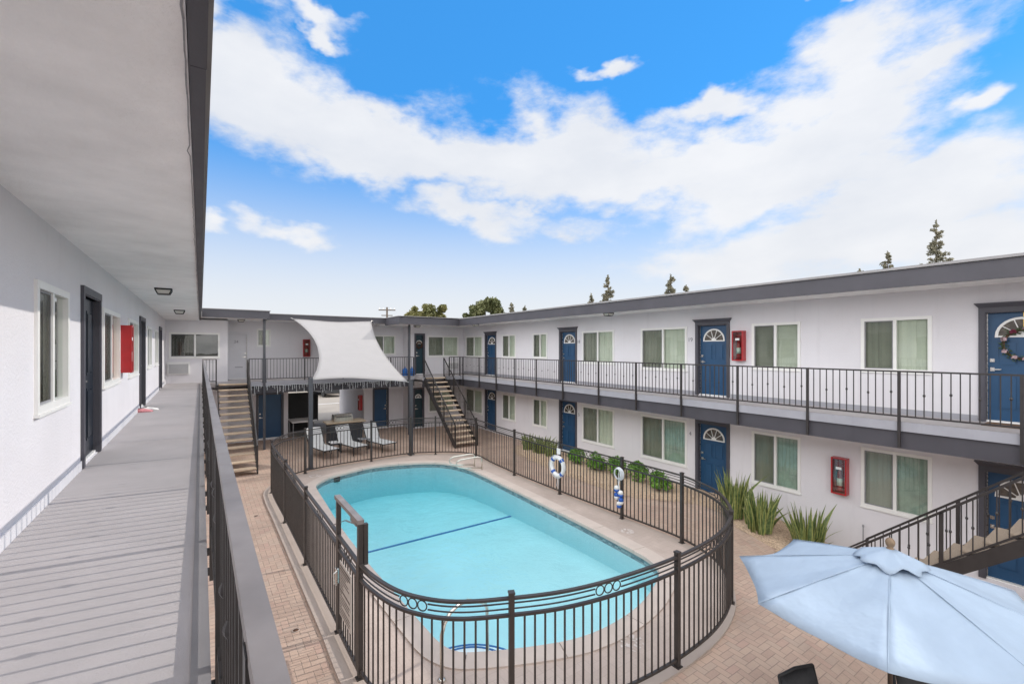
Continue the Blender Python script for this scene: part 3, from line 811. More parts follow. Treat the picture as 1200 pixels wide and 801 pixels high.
lamp(-.5, 16.2, 5.23, 'square lantern under the left soffit near the window at the walkway end')
lamp(1.40, 22.1, 5.34, 'square lantern above the white door beside the left stairs')
lamp(8.75, 21.0, 5.26, 'square lantern above the dark door behind the middle stairs')
lamp(10.95, 19.1, 5.30, 'square lantern above the far blue door of the right wing')
lamp(11.05, 10.53, 5.30, 'square lantern under the right eave above the upper walkway')
def puck(x, y, z, label):
    t = thing('walkway_light', label, 'lamp', (x, y, z), 'flat round lights under the right walkway')
    MB().lathe([(.13, -.002), (.13, -.02), (.10, -.03)], (x, y, z), 18).build('lamp_base', 'metal', t, True)
    MB().lathe([(.09, -.031), (.08, -.055), (.04, -.062)], (x, y, z), 18).build('shade', 'lampglass', t, True)
puck(11.3, 10.1, 2.44, 'flat round light under the right walkway between doors'); puck(11.3, 4.0, 2.44, 'flat round light under the right walkway near the red cabinet')

# ---- railings
def gallery(name, label, pts, posts, ztop=3.72, zbot=2.88, bars=True, knuckle=True, face=.0, drop=2.30, cap=(.04, .03), mcap='metal', group=None, loc=None):
    """pts: list of straight runs ((x,y),(x,y)); posts: list of (x,y)"""
    t = thing(name, label, 'railing', loc or (pts[0][0][0], pts[0][0][1], DZ), group)
    for (x, y) in posts:
        p = MB(); p.box(x - .022, x + .022, y - .022, y + .022, drop, ztop - .02); p.build('post', 'metal', t)
    for (a, b) in pts:
        A = Vector((*a, 0)); B = Vector((*b, 0)); d = (B - A); Ln = d.length; d.normalize()
        MB().bar((A.x, A.y, ztop - cap[1] / 2), (B.x, B.y, ztop - cap[1] / 2), cap[0], cap[1]).build('top_rail', mcap, t)
        MB().bar((A.x, A.y, zbot), (B.x, B.y, zbot), .03, .03).build('bottom_rail', 'metal', t)
        on = sorted([0, Ln] + [(Vector((x, y, 0)) - A).dot(d) for (x, y) in posts if abs((Vector((x, y, 0)) - A).cross(d).length) < .03 and 0.05 < (Vector((x, y, 0)) - A).dot(d) < Ln - .05])
        for s0, s1 in zip(on[:-1], on[1:]):
            nb = max(2, round((s1 - s0) / .118)); pn = MB()
            for k in range(1, nb):
                p = A + d * (s0 + (s1 - s0) * k / nb)
                pn.box(p.x - .0075, p.x + .0075, p.y - .0075, p.y + .0075, zbot, ztop - .025)
                if knuckle and k % 3 == 1:
                    z = zbot + (.40 if (k // 3) % 2 else .44)
                    pn.lathe([(.008, -.03), (.019, -.012), (.021, 0), (.019, .012), (.008, .03)], (p.x, p.y, z), 8)
            pn.build('baluster_panel', 'metal', t)
    return t
PY = [19.87, 18.29, 16.82, 15.38, 13.94, 12.38, 10.61, 9.07, 7.53, 5.97, 4.44, 2.9, 1.37, -.15]
XR = 10.675
gallery('gallery_railing', 'long dark railing along the upper walkway of the right wing', [((XR, -.4), (XR, 20.2)), ((XR, 20.2), (10.1, 20.2))], [(XR, y) for y in PY] + [(XR, 20.2), (10.35, 20.2), (10.1, 20.2)], loc=(XR, 10, DZ))
LP = [-.8, .75, 2.3, 3.85, 5.4, 6.95, 8.5, 10.05, 11.6, 13.15, 14.7, 16.25, 17.8, 19.35, 21.0]
lr = gallery('gallery_railing', 'dark railing with flat grey cap along the left walkway beside the camera', [((.073, -.8), (.073, 21.0)), ((.073, 21.0), (.5, 21.0))], [(.073, y) for y in LP] + [(.5, 21.0)], mcap='railcap', cap=(.038, .03), zbot=2.86, drop=2.5, loc=(.073, 10, DZ))
br = MB()
for y in LP:
    for z in (2.56, 2.70): br.box(.034, .06, y - .02, y + .02, z - .02, z + .02)
br.build('mounting_bracket', 'metal', lr)
gallery('gallery_railing', 'dark railing along the upper walkway behind the shade sail', [((1.62, 21.2), (8.65, 21.2))], [(1.62, 21.2), (2.16, 21.2), (3.7, 21.2), (5.3, 21.2), (7.5, 21.2), (8.65, 21.2)], knuckle=False, loc=(5, 21.2, DZ))
# ---- left wing
lw = thing('apartment_wing', 'pale apartment wing with sunlit upper walkway and deep soffit on the left', 'building', (-4, 9, 0))
LWn = [(5.24, 6.28, 3.62, 2, 5), (8.32, 9.80, 3.62, 2, 2), (11.02, 12.5, 3.62, 2, 5), (14.62, 15.7, 3.66, 2, 5), (16.9, 18.05, 3.66, 2, 5)]
LD = [(7.03, 7.97), (12.93, 13.85), (18.6, 19.5)]
ops = [(a, b, z, 4.66, 'win') for a, b, z, _, _ in LWn] + [(a - .012, b + .012, DZ + .01, 4.74, 'door') for a, b in LD]
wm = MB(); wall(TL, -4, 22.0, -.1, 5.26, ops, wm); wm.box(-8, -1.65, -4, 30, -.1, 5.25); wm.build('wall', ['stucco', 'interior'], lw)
for (a, b, z, _, stl) in LWn: window(TL, a, b, z, 4.66, lw, stl, flip=False)
for (a, b) in LD: door(TL, a, b, DZ + .01, 4.74, lw, 'navy', fan=False, crown=False, hinge=-1, recess=.045, panels=True)
ro = MB().box(-8.2, -.04, -4, 30, 5.23, 5.50).build('roof', 'soffit', lw)
ck = MB(); y_ = -.5; P_ = []
while y_ < 20.5:
    P_.append((-.047 - abs(random.gauss(0, .0025)) - (.012 if random.random() < .05 else 0), y_, 5.2285)); y_ += random.uniform(.04, .14)
for a_, b_ in zip(P_[:-1], P_[1:]): ck.bar(a_, b_, .004 + .004 * noise.noise(Vector((a_[1] * 2, 0, 0))) ** 2 * 4, .002)
ck.build('plaster_crack', 'acgrille', ro)
fa = MB()
yy = -4.0
while yy < 20.8:
    y2 = min(yy + 3.05, 20.8); fa.box(-.036, .02 + random.uniform(-.003, .003), yy, y2 - .004, 5.195, 5.52); yy = y2
fa.build('fascia', 'fascia', ro)
MB().box(-.05, .045, -4, 20.8, 5.522, 5.555).box(-8.3, -.05, -4, 30, 5.502, 5.53).build('drip_edge', 'drip', ro)
MB().box(-1.108, .020, -4, 22.0, DZ - .16, DZ).build('walkway_deck', 'deck', lw)
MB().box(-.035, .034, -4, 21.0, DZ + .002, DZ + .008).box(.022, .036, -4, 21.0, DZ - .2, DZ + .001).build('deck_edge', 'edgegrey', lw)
bb = MB(TL)
for a, b in ((-4, 6.93), (8.07, 12.83), (13.95, 18.5), (19.6, 22)): bb.box(a, b, .001, .014, DZ + .001, DZ + .10)
bb.build('baseboard', 'whited', lw)
# ---- far wing
fw = thing('apartment_wing', 'far apartment wing with an open ground floor passage closing the end of the court', 'building', (5, 24, 0))
YA, YB, YC = 22.0, 23.4, 22.3
wm = MB()
wall(TF(YA), -1.11, .92, -.1, 5.28, [(-.98, .62, 3.78, 4.72, 'win')], wm)
wm.quad((.92, YA, -.1), (.92, YB, -.1), (.92, YB, 5.35), (.92, YA, 5.35))
opsB = [(1.02, 1.72, DZ + .01, 4.78, 'door'), (2.12, 2.62, 4.25, 4.98, 'win'), (7.27, 8.5, 3.84, 4.78, 'win'),
        (2.14, 3.10, .02, 2.03, 'door'), (7.40, 8.08, .02, 2.0, 'door'), (3.37, 6.87, -.1, 2.4, 'hole')]
wall(TF(YB), .92, 8.95, -.1, 5.5, opsB, wm)
wm.quad((8.95, YB, -.1), (8.95, YC, -.1), (8.95, YC, 5.5), (8.95, YB, 5.5))
wall(TF(YC), 8.95, 12.0, -.1, 5.5, [(9.22, 9.64, DZ + .01, 4.82, 'door'), (9.9, 11.66, 3.72, 4.76, 'win'), (9.16, 9.6, .02, 2.0, 'door'), (9.95, 11.4, .78, 1.9, 'win')], wm)
# passage side walls, ceiling, backs
wm.quad((3.37, YB, -.1), (3.37, 28.3, -.1), (3.37, 28.3, 2.4), (3.37, YB, 2.4)); wm.quad((6.87, YB, -.1), (6.87, 28.3, -.1), (6.87, 28.3, 2.4), (6.87, YB, 2.4))
wm.quad((3.37, YB, 2.4), (6.87, YB, 2.4), (6.87, 28.3, 2.4), (3.37, 28.3, 2.4))
wm.box(-1.6, 3.36, 24.0, 28.3, -.1, 5.45); wm.box(6.88, 12.5, 24.0, 28.3, -.1, 5.45); wm.box(3.36, 6.88, 24.0, 28.3, 2.41, 5.45)
wm.build('wall', ['stucco', 'interior'], fw)
window(TF(YA), -.98, .62, 3.78, 4.72, fw, 4)
wi = window(TF(YB), 2.12, 2.62, 4.25, 4.98, fw, 0); window(TF(YB), 7.27, 8.5, 3.84, 4.78, fw, 0); window(TF(YC), 9.9, 11.66, 3.72, 4.76, fw, 0); window(TF(YC), 9.95, 11.4, .78, 1.9, fw, 0)
door(TF(YB), 1.032, 1.708, DZ + .01, 4.768, fw, 'whited', fan=False, crown=False, panels=False, lbl='pale flush door').children[0].data.materials[0] = M['whited']
MB(TF(YB)).box(1.25, 1.55, -.088, -.083, 3.28, 3.31).build('mail_slot', 'acgrille', fw)
door(TF(YB), 2.152, 3.088, .02, 2.018, fw, 'blue', fan=False, crown=False, panels=False, hinge=-1)
door(TF(YB), 7.412, 8.068, .02, 1.988, fw, 'blue', fan=False, crown=False, panels=False, hinge=1, recess=.05)
door(TF(YC), 9.232, 9.628, DZ + .01, 4.808, fw, 'teal', fan=True, crown=False, hinge=-1, panels=False); door(TF(YC), 9.172, 9.588, .02, 1.988, fw, 'teal', fan=True, crown=False, hinge=-1, panels=False)
text_mesh('24', .17, fw, lambda x, y, q: (1.30 + x, YB - .006 + .09 - q - .004, 4.40 + y) if False else (1.30 + x, YB + .083 - q, 4.42 + y))
ro = MB().box(.021, 2.27, 20.85, 28.6, 5.34, 5.56).box(2.27, 7.55, 22.05, 28.6, 5.36, 5.565).box(7.55, 10.60, 20.15, 28.6, 5.28, 5.56).box(10.60, 10.62, 20.15, 28.6, 5.285, 5.55).box(-1.5, .02, 21.0, 28.6, 5.285, 5.5).build('roof', 'soffit', fw)
MB().box(.05, 2.27, 20.80, 20.847, 5.32, 5.63).box(2.272, 2.32, 20.80, 22.0, 5.32, 5.63).box(2.322, 7.50, 22.0, 22.047, 5.35, 5.60).box(7.50, 7.547, 20.10, 22.047, 5.25, 5.595).box(7.551, 10.60, 20.10, 20.147, 5.25, 5.565).build('fascia', 'fascia', ro)
MB().box(.05, 2.35, 20.77, 28.7, 5.633, 5.66).box(2.352, 7.45, 21.97, 28.7, 5.603, 5.63).box(7.452, 10.64, 20.06, 28.7, 5.598, 5.625).build('drip_edge', 'drip', ro)
MB().box(.003, 8.7, 21.22, YB, DZ - .16, DZ - .002).box(8.7, 10.719, 20.22, YC, DZ - .155, DZ - .004).box(-1.1, .003, 22.001, 22.1, DZ - .16, DZ - .004).build('walkway_deck', 'deck', fw)
MB().box(.52, 8.72, 21.17, 21.215, DZ - .17, DZ + .002).box(8.722, 10.70, 20.17, 20.215, DZ - .17, DZ + .001).build('deck_edge', 'deckedge', fw)
MB().box(1.6, 8.7, 21.26, 21.42, 2.28, DZ - .163).box(8.75, 10.73, 20.26, 20.40, 2.28, DZ - .163).build('beam', 'fascia', fw)
MB().box(.2, 3.3, 21.43, YB - .002, 2.44, 2.5).box(3.3, 8.9, 21.43, YB - .002, 2.445, 2.5).box(8.9, 10.74, 20.42, YC - .002, 2.44, 2.5).build('ceiling', 'soffit', fw)
for (x, y, nm) in ((2.16, 21.16, 0), (8.3, 20.9, 0)):
    p = MB(); p.box(x - .045, x + .045, y - .045, y + .045, -.05, 5.33 if x < 5 else 5.27)
    if x < 5: p.box(x - .075, x + .075, y - .06, y + .002, DZ - .05, 3.70)
    p.build('post', 'post', fw)
# room behind the end window: dim kitchen shapes and a red thing on the wall
rm = MB(); 
for q in range(5): rm.box(-.9 + q * .12, -.89 + q * .12, 22.42, 22.43, 3.8, 4.5)
rm.build('window_grid', 'curtain', fw)

# air conditioners
def aircon(T, a0, a1, z0, z1, label):
    w0 = T((a0 + a1) / 2, 0, z0); t = thing('air_conditioner', label, 'air conditioner', w0, 'wall air conditioners')
    MB(T).box(a0, a1, 0, .10, z0, z1).box(a0 - .04, a1 + .04, .0, .012, z0 - .04, z1 + .04).build('casing', 'plasticw', t)
    s = MB(T)
    for k in range(9): z = z0 + .03 + k * (z1 - z0 - .06) / 9; s.box(a0 + .03, a0 + (a1 - a0) * .98, .101, .108, z, z + .018)
    s.build('grille', 'acgrille', t)
aircon(TF(YA), -1.04, -.38, 3.14, 3.56, 'wall air conditioner below the dark window at the end of the left walkway')
aircon(TF(YC), 11.0, 11.65, 3.0, 3.38, 'wall air conditioner in the far corner behind the gallery railing')

# fire extinguisher cabinets
def cabinet(T, a0, a1, z0, z1, label, dpt=.17):
    t = thing('extinguisher_cabinet', label, 'cabinet', T((a0 + a1) / 2, 0, z0), 'red fire extinguisher cabinets')
    b = MB(T); e = .028
    b.box(a0, a1, 0.001, .012, z0, z1)
    b.box(a0, a0 + e, .012, dpt, z0, z1); b.box(a1 - e, a1, .012, dpt, z0, z1); b.box(a0 + e, a1 - e, .012, dpt, z0, z0 + e); b.box(a0 + e, a1 - e, .012, dpt, z1 - e, z1)
    b.build('case', 'red', t)
    MB(T).box(a0 + e, a1 - e, dpt - .02, dpt - .014, z0 + e, z1 - e).build('glass_front', 'glass', t)
    c = T((a0 + a1) / 2, .085, z0 + .06)
    h = z1 - z0
    MB().lathe([(.05, 0), (.055, .02), (.055, h * .48), (.04, h * .55), (.018, h * .58), (.018, h * .63)], c, 14).build('extinguisher', 'red', t, True)
    MB().lathe([(.057, h * .16), (.057, h * .36)], c, 14).build('extinguisher_label', 'plasticw', t, True)
    MB().tube([(c[0], c[1], c[2] + h * .63), (c[0], c[1] + .05, c[2] + h * .66), (c[0], c[1] + .065, c[2] + h * .45), (c[0], c[1] + .06, c[2] + h * .12)], .012, 8).build('hose', 'black', t, True)
    MB(T).box((a0 + a1) / 2 - .055, (a0 + a1) / 2 + .055, dpt - .010, dpt - .006, z0 + h * .68, z0 + h * .75).build('front_label', 'plasticw', t)
cabinet(TR, 6.48, 6.78, 3.80, 4.60, 'red extinguisher cabinet on the upper right wall beside blue door 19')
cabinet(TR, 4.14, 4.44, .85, 1.67, 'red extinguisher cabinet on the ground floor wall of the right wing')
cabinet(TL, 10.0, 10.28, 3.72, 4.52, 'bright red extinguisher cabinet on the sunlit left walkway wall', .15)
cabinet(TF(YB), 4.0, 4.3, 3.75, 4.55, 'red extinguisher cabinet on the upper far wall half hidden by the shade sail')
cabinet(lambda a, d, z: (6.87 - d, a, z), 23.62, 23.9, .95, 1.72, 'red extinguisher cabinet on the passage wall beside the far blue door')

# ------------------------------------------------------------------ stairs
def stairs(name, label, x0, x1, yb, yt, zb, zt, n, mtread, rails=(0, 1), loc=None, thick=.05, ext=0, rail_h=.9):
    """flight rising from (yb, zb) to (yt, zt)"""
    t = thing(name, label, 'stairs', loc or ((x0 + x1) / 2, (yb + yt) / 2, zb))
    dy = (yt - yb) / n; dz = (zt - zb) / n; sg_ = 1 if dy > 0 else -1
    for k in range(n):
        ya = yb + dy * k - sg_ * .03; y2 = yb + dy * (k + 1) + sg_ * .01; z = zb + dz * (k + 1)
        m_ = MB(); m_.cbox(x0 + .03, x1 - .03, min(ya, y2), max(ya, y2), z - thick, z, .012); m_.build('tread', mtread, t)
    for x in (x0, x1):
        s = MB(); s.bar((x, yb - sg_ * .02, zb + .0), (x, yt, zt - .12), .03, .20)
        for k in range(n):
            z = zb + dz * (k + 1) - thick; y = yb + dy * (k + .5)
            xx = x + (.03 if x == x0 else -.03); s.bar((xx, y - abs(dy) * .4, z - .015), (xx, y + abs(dy) * .4, z - .015), .05, .02)
        s.build('stringer', 'metal', t)
    for q in rails:
        x = (x0, x1)[q]
        A = Vector((x, yb, zb + .12)); B = Vector((x, yt, zt + .12)); U = Vector((0, 0, rail_h - .1))
        r = MB(); r.bar(A + U, B + U, .04, .035); r.bar(A, B, .03, .03)
        if ext: r.bar(A + U - Vector((0, dy * 1.3, dz * 1.3 + .02)), A + U - Vector((0, 0, .02)), .035, .03)
        r.build('handrail', 'metal', t)
        for f in (0, .34, .67, 1):
            p = A.lerp(B, f); pm = MB(); pm.box(x - .02, x + .02, p.y - .02, p.y + .02, p.z - .22 if f else zb, p.z + rail_h - .1); pm.build('post', 'metal', t)
        nb = int(abs(yt - yb) / .125); pn = MB()
        for k in range(1, nb):
            p = A.lerp(B, k / nb); pn.box(x - .0075, x + .0075, p.y - .0075, p.y + .0075, p.z, p.z + rail_h - .1)
            if k % 3 == 1 and name == 'near': pass
            if k % 2: pn.lathe([(.008, -.03), (.019, -.01), (.019, .01), (.008, .03)], (x, p.y, p.z + (.36 if k % 4 == 1 else .44)), 8)
        pn.build('baluster_panel', 'metal', t)
    return t
st = stairs('staircase', 'open stairs with pebbled treads rising to the right beside the umbrella', 9.6, 10.58, 3.36, -.40, -.45, 2.77, 15, 'tread', ext=1)
MB().box(9.62, 10.66, -1.6, -.41, DZ - .12, DZ - .002).build('landing', 'deck', st)
for (x, y) in ((9.6, 1.0), (9.6, -.4), (10.58, -.4)):
    MB().box(x - .04, x + .04, y - .04, y + .04, -.7, (1.3 if y > 0 else 2.62)).build('support_post', 'metal', st)
stairs('staircase', 'open metal stairs in the far right corner behind the pool fence', 8.76, 9.80, 16.95, 20.2, -.02, 2.74, 14, 'woodtread')
stairs('staircase', 'open stairs with pale treads beside the left walkway railing', .55, 1.56, 17.2, 21.17, -.02, 2.74, 14, 'woodtread', rails=(1,))

# ------------------------------------------------------------------ shade sail and its posts
def sail():
    Q = [Vector((3.36, 21.93, 5.42)), Vector((6.78, 21.93, 5.42)), Vector((6.70, 17.02, 2.80)), Vector((3.19, 16.98, 3.05))]
    n = 22; mb = MB(); idx = {}
    for j in range(n + 1):
        for i in range(n + 1):
            u, v = i / n, j / n
            # pull edges inward (catenary cut)
            cl, cr_ = .17 * 4 * v * (1 - v), .085 * 4 * v * (1 - v); ct, cb_ = .03 * 4 * u * (1 - u), .035 * 4 * u * (1 - u)
            uu = cl + (1 - cl - cr_) * u; vv = ct + (1 - ct - cb_) * v
            p = (Q[0] * (1 - uu) + Q[1] * uu) * (1 - vv) + (Q[3] * (1 - uu) + Q[2] * uu) * vv
            p = p + Vector((0, 0, -.10 * math.sin(PI * u) * math.sin(PI * v) + .012 * math.sin(9 * u + 5 * v)))
            idx[i, j] = len(mb.v); mb.v.append(tuple(p))
    for j in range(n):
        for i in range(n): mb.f.append([idx[i, j], idx[i + 1, j], idx[i + 1, j + 1], idx[i, j + 1]]); mb.m.append(0)
    t = thing('shade_sail', 'pale stretched shade sail slung from the far roof over the loungers', 'shade sail', (5, 19, 2.8))
    so = mb.build('canopy', 'sail', t, True)
    so.modifiers.new('thickness', 'SOLIDIFY').thickness = .004
    hem = MB(); hp = [mb.v[idx[i, 0]] for i in range(n + 1)] + [mb.v[idx[n, j]] for j in range(1, n + 1)] + [mb.v[idx[n - i, n]] for i in range(1, n + 1)] + [mb.v[idx[0, n - j]] for j in range(1, n)]
    hem.tube(hp, .012, 6, closed=True); hem.build('hem_cable', 'sail', t, True)
    tk = MB(); 
    for c, e in ((Q[0], Vector((3.28, 22.0, 5.47))), (Q[1], Vector((6.86, 22.0, 5.47))), (Q[2], Vector((6.80, 16.98, 2.83))), (Q[3], Vector((3.13, 16.93, 3.06)))): tk.tube([c, e], .012, 8)
    tk.build('turnbuckle', 'silver', t)
sail()
for (x, y, h, lab) in ((3.13, 16.86, 3.10, 'dark steel post holding the left corner of the shade sail'), (6.80, 16.93, 2.88, 'dark steel post holding the right corner of the shade sail')):
    solo(MB().box(x - .065, x + .065, y - .065, y + .065, -.03, h).box(x - .07, x + .07, y - .07, y + .07, h, h + .012).box(x - .11, x + .11, y - .11, y + .11, -.02, .005), 'sail_post', 'post', lab, 'post', 'posts holding the shade sail')
# icicle string lights along the beam
sl = thing('string_lights', 'pale icicle string lights hanging from the beam under the far walkway', 'string lights', (4, 21.14, 2.5))
a = MB(); a.tube([(1.66 + q * .2, 21.15, 2.60 + .02 * math.sin(q * 1.7)) for q in range(34)], .008, 5)
x = 1.7
while x < 8.2:
    Ld = random.uniform(.06, .40); a.tube([(x, 21.15, 2.60), (x + random.uniform(-.02, .02), 21.145, 2.60 - Ld)], .008, 5)
    for q in range(int(Ld / .07)): a.lathe([(.004, 0), (.013, .01), (.011, .03), (.004, .035)], (x + random.uniform(-.015, .015), 21.14, 2.57 - q * .07 - .05), 5)
    x += random.uniform(.05, .13)
a.build('strand', 'rope', sl)

# ------------------------------------------------------------------ far patio: loungers, island, table, gates
def lounger():
    t = thing('sun_lounger', 'x', 'sun lounger', (0, 0, 0), 'white sling sun loungers under the sail')
    # foot towards -Y, seat flat at .36, back rising to z 1.0
    fr = MB()
    for sx in (-.31, .31):
        fr.tube([(sx, -.95, .34), (sx, .30, .34)], .018, 8); fr.tube([(sx, .28, .34), (sx, .62, 1.02)], .018, 8)
    fr.tube([(-.31, -.95, .34), (.31, -.95, .34)], .018, 8); fr.tube([(-.31, .62, 1.02), (.31, .62, 1.02)], .018, 8)
    fr.build('frame', 'black', t, True)
    for sx in (-.29, .29):
        for sy in (-.85, .2): MB().tube([(sx, sy, 0), (sx, sy, .34)], .017, 8).build('leg', 'black', t, True)
    s = MB(); s.box(-.295, .295, -.94, .28, .348, .360); s.build('seat', 'sling', t)
    b = MB(); P = []
    for y, z in ((.28, .36), (.40, .585), (.52, .82), (.625, 1.03)):
        P += [(-.295, y - .012, z), (.295, y - .012, z), (.295, y + .002, z - .006), (-.295, y + .002, z - .006)]
    F = []
    for q in range(3):
        for k in range(4): F.append((q * 4 + k, q * 4 + (k + 1) % 4, q * 4 + 4 + (k + 1) % 4, q * 4 + 4 + k))
    b.add(P, F + [(0, 1, 2, 3), (12, 13, 14, 15)]); b.build('backrest', 'sling', t)
    return t
lg = lounger(); lg.location = (6.05, 18.75, -.03); lg.rotation_euler = (0, 0, R(14)); lg['label'] = 'white sun lounger nearest the far blue door, rightmost of three'
dup(lg, (4.95, 18.85, -.03), R(14), 'white sun lounger in the middle of three, before the grill island')
dup(lg, (3.85, 18.85, -.03), R(14), 'white sun lounger beside the left sail post, leftmost of three')
for (x, y, lab) in ((4.45, 19.0, 'low white side table between left and middle loungers'), (5.6, 19.1, 'low dark side table between middle and right loungers')):
    t = thing('side_table', lab, 'table', (x, y, -.03), 'low side tables between the loungers')
    MB().cbox(x - .22, x + .22, y - .22, y + .22, .37, .40, .008).build('table_top', 'sling' if x < 5 else 'acgrille', t)
    for sx in (-.18, .18):
        for sy in (-.18, .18): MB().box(x + sx - .015, x + sx + .015, y + sy - .015, y + sy + .015, -.03, .37).build('leg', 'black', t)
isl = thing('grill_island', 'slate grey barbecue island with tan countertop behind the loungers', 'grill island', (5.2, 20.75, 0))
MB().cbox(4.55, 5.95, 20.45, 21.1, -.03, .88, .01).build('cabinet', 'island', isl)
MB().cbox(4.42, 6.08, 20.35, 21.15, .885, .945, .012).build('countertop', 'stone', isl)
gr = thing('barbecue_grill', 'stainless barbecue grill set on the tan island countertop', 'grill', (5.15, 20.78, .945))
MB().cbox(4.75, 5.55, 20.5, 21.0, .947, 1.10, .012).build('firebox', 'chrome', gr)
P = []; hood = MB()
for x in (4.76, 5.54): P += [(x, 20.52, 1.102), (x, 20.52, 1.16), (x, 20.66, 1.25), (x, 20.9, 1.25), (x, 20.99, 1.16), (x, 20.99, 1.102)]
hood.add(P, [(0, 1, 2, 3, 4, 5), (11, 10, 9, 8, 7, 6)] + [(k, (k + 1) % 6, 6 + (k + 1) % 6, 6 + k) for k in range(6)]); hood.build('hood', 'chrome', gr)
MB().tube([(4.85, 20.47, 1.15), (5.45, 20.47, 1.15)], .013, 8).box(4.85, 4.87, 20.47, 20.52, 1.14, 1.16).box(5.43, 5.45, 20.47, 20.52, 1.14, 1.16).build('handle', 'black', gr)
pt = thing('picnic_table', 'pale folding table standing in the mouth of the passage', 'table', (3.75, 23.4, 0))
MB().cbox(3.42, 4.35, 22.6, 23.8, .74, .79, .012).build('table_top', 'plasticw', pt)
for sx in (3.48, 4.29):
    for sy in (22.7, 23.7): MB().box(sx - .018, sx + .018, sy - .018, sy + .018, -.03, .74).build('leg', 'acgrille', pt)
MB().cbox(4.4, 4.6, 22.6, 23.8, .40, .45, .01).box(4.45, 4.55, 22.7, 22.74, -.03, .40).box(4.45, 4.55, 23.66, 23.7, -.03, .40).build('bench', 'acgrille', pt)
def screen_gate(x0, x1, y, h, lab):
    t = thing('screened_gate', lab, 'gate', ((x0 + x1) / 2, y, 0), 'black screened gate leaves of the passage')
    MB().box(x0 + .02, x1 - .02, y - .008, y + .008, .06, h - .03).build('screen_panel', 'black', t)
    MB().box(x0, x0 + .04, y - .02, y + .02, -.02, h).box(x1 - .04, x1, y - .02, y + .02, -.02, h).box(x0 + .04, x1 - .04, y - .02, y + .02, h - .035, h).box(x0 + .04, x1 - .04, y - .02, y + .02, .03, .07).build('gate_frame', 'bronze', t)
screen_gate(3.42, 4.70, 24.6, 1.93, 'black screened gate leaf behind the pale table in the passage')
screen_gate(5.20, 5.62, 28.1, 1.55, 'narrow black screened gate leaf at the back end of the passage')
# water jugs on the upper landing
for i, (x, y, lab) in enumerate(((8.42, 21.75, 'blue water jug by the dark upper door, left of the pair'), (8.72, 21.6, 'blue water jug by the dark upper door, right of the pair'))):
    t = thing('water_jug', lab, 'water jug', (x, y, DZ), 'blue water jugs on the landing')
    MB().lathe([(.12, .002), (.135, .02), (.135, .10), (.125, .12), (.135, .14), (.135, .27), (.11, .33), (.03, .38), (.03, .42)], (x, y, DZ), 16).build('bottle', 'jug', t, True)
    MB().lathe([(.033, .421), (.033, .45)], (x, y, DZ), 12).build('cap', 'plasticb', t, True)

# ------------------------------------------------------------------ things on the fence
lrg = thing('life_ring', 'white life ring with blue bands hung on the right side of the pool fence', 'life ring', (8.31, 9.87, .5))
RG = MB(); W = 30; CX, CY, CZ = 8.325, 9.87, .80
def ringp(t): return (CX, CY + .255 * math.cos(t), CZ + .255 * math.sin(t))
for q in range(4):
    for kind, t0, t1 in ((0, -30, 30), (1, 30, 60)):
        pass
RG.tube([ringp(2 * PI * q / 40) for q in range(40)], .062, 12, closed=True); RG.build('ring', 'plasticw', lrg, True)
for q in range(4):
    tb_ = MB(); tb_.tube([ringp(R(45 + 90 * q + a)) for a in (-9, -4, 0, 4, 9)], .065, 12); tb_.build('band', 'plasticb', lrg, True)
MB().tube([(CX - .05, CY + .32 * math.cos(t), CZ + .32 * math.sin(t)) for t in [2 * PI * q / 32 for q in range(32)]], .007, 6, closed=True).tube([(CX, CY, CZ - .3), (CX - .01, CY + .03, CZ - .55), (CX, CY - .03, CZ - .62), (CX, CY - .05, CZ - .3)], .007, 6).build('grab_rope', 'rope', lrg, True)
MB().cbox(8.34, 8.38, 9.80, 9.94, 1.14, 1.30, .008).build('hanger', 'plasticw', lrg)
fl = thing('float_rope', 'coiled rope with blue and white floats hung on the pool fence post', 'rope', (8.37, 7.61, .3))
c = MB()
for q in range(4): c.tube([(8.36 - q * .012, 7.61 + (.14 - .012 * q) * math.cos(t) + .01 * q, 1.10 + (.15 - .01 * q) * math.sin(t)) for t in [2 * PI * k / 24 for k in range(24)]], .011, 6, closed=True)
c.tube([(8.37, 7.60, 1.25), (8.35, 7.58, 1.0), (8.34, 7.66, .7), (8.35, 7.62, .35)], .010, 6); c.tube([(8.37, 7.62, 1.25), (8.35, 7.64, .9), (8.34, 7.55, .6), (8.35, 7.6, .35)], .010, 6)
c.build('coil', 'rope', fl, True)
for k, (y, z) in enumerate(((7.68, .72), (7.68, .55), (7.55, .63), (7.54, .46), (7.60, .36))):
    f = MB(); f.lathe([(.02, -.085), (.055, -.06), (.065, 0)], (8.34, y, z), 12, 0 if k % 2 else 1); f.lathe([(.065, 0), (.055, .06), (.02, .085)], (8.34, y, z), 12, 1 if k % 2 else 0)
    f.build('float', ['plasticw', 'plasticb'], fl, True)

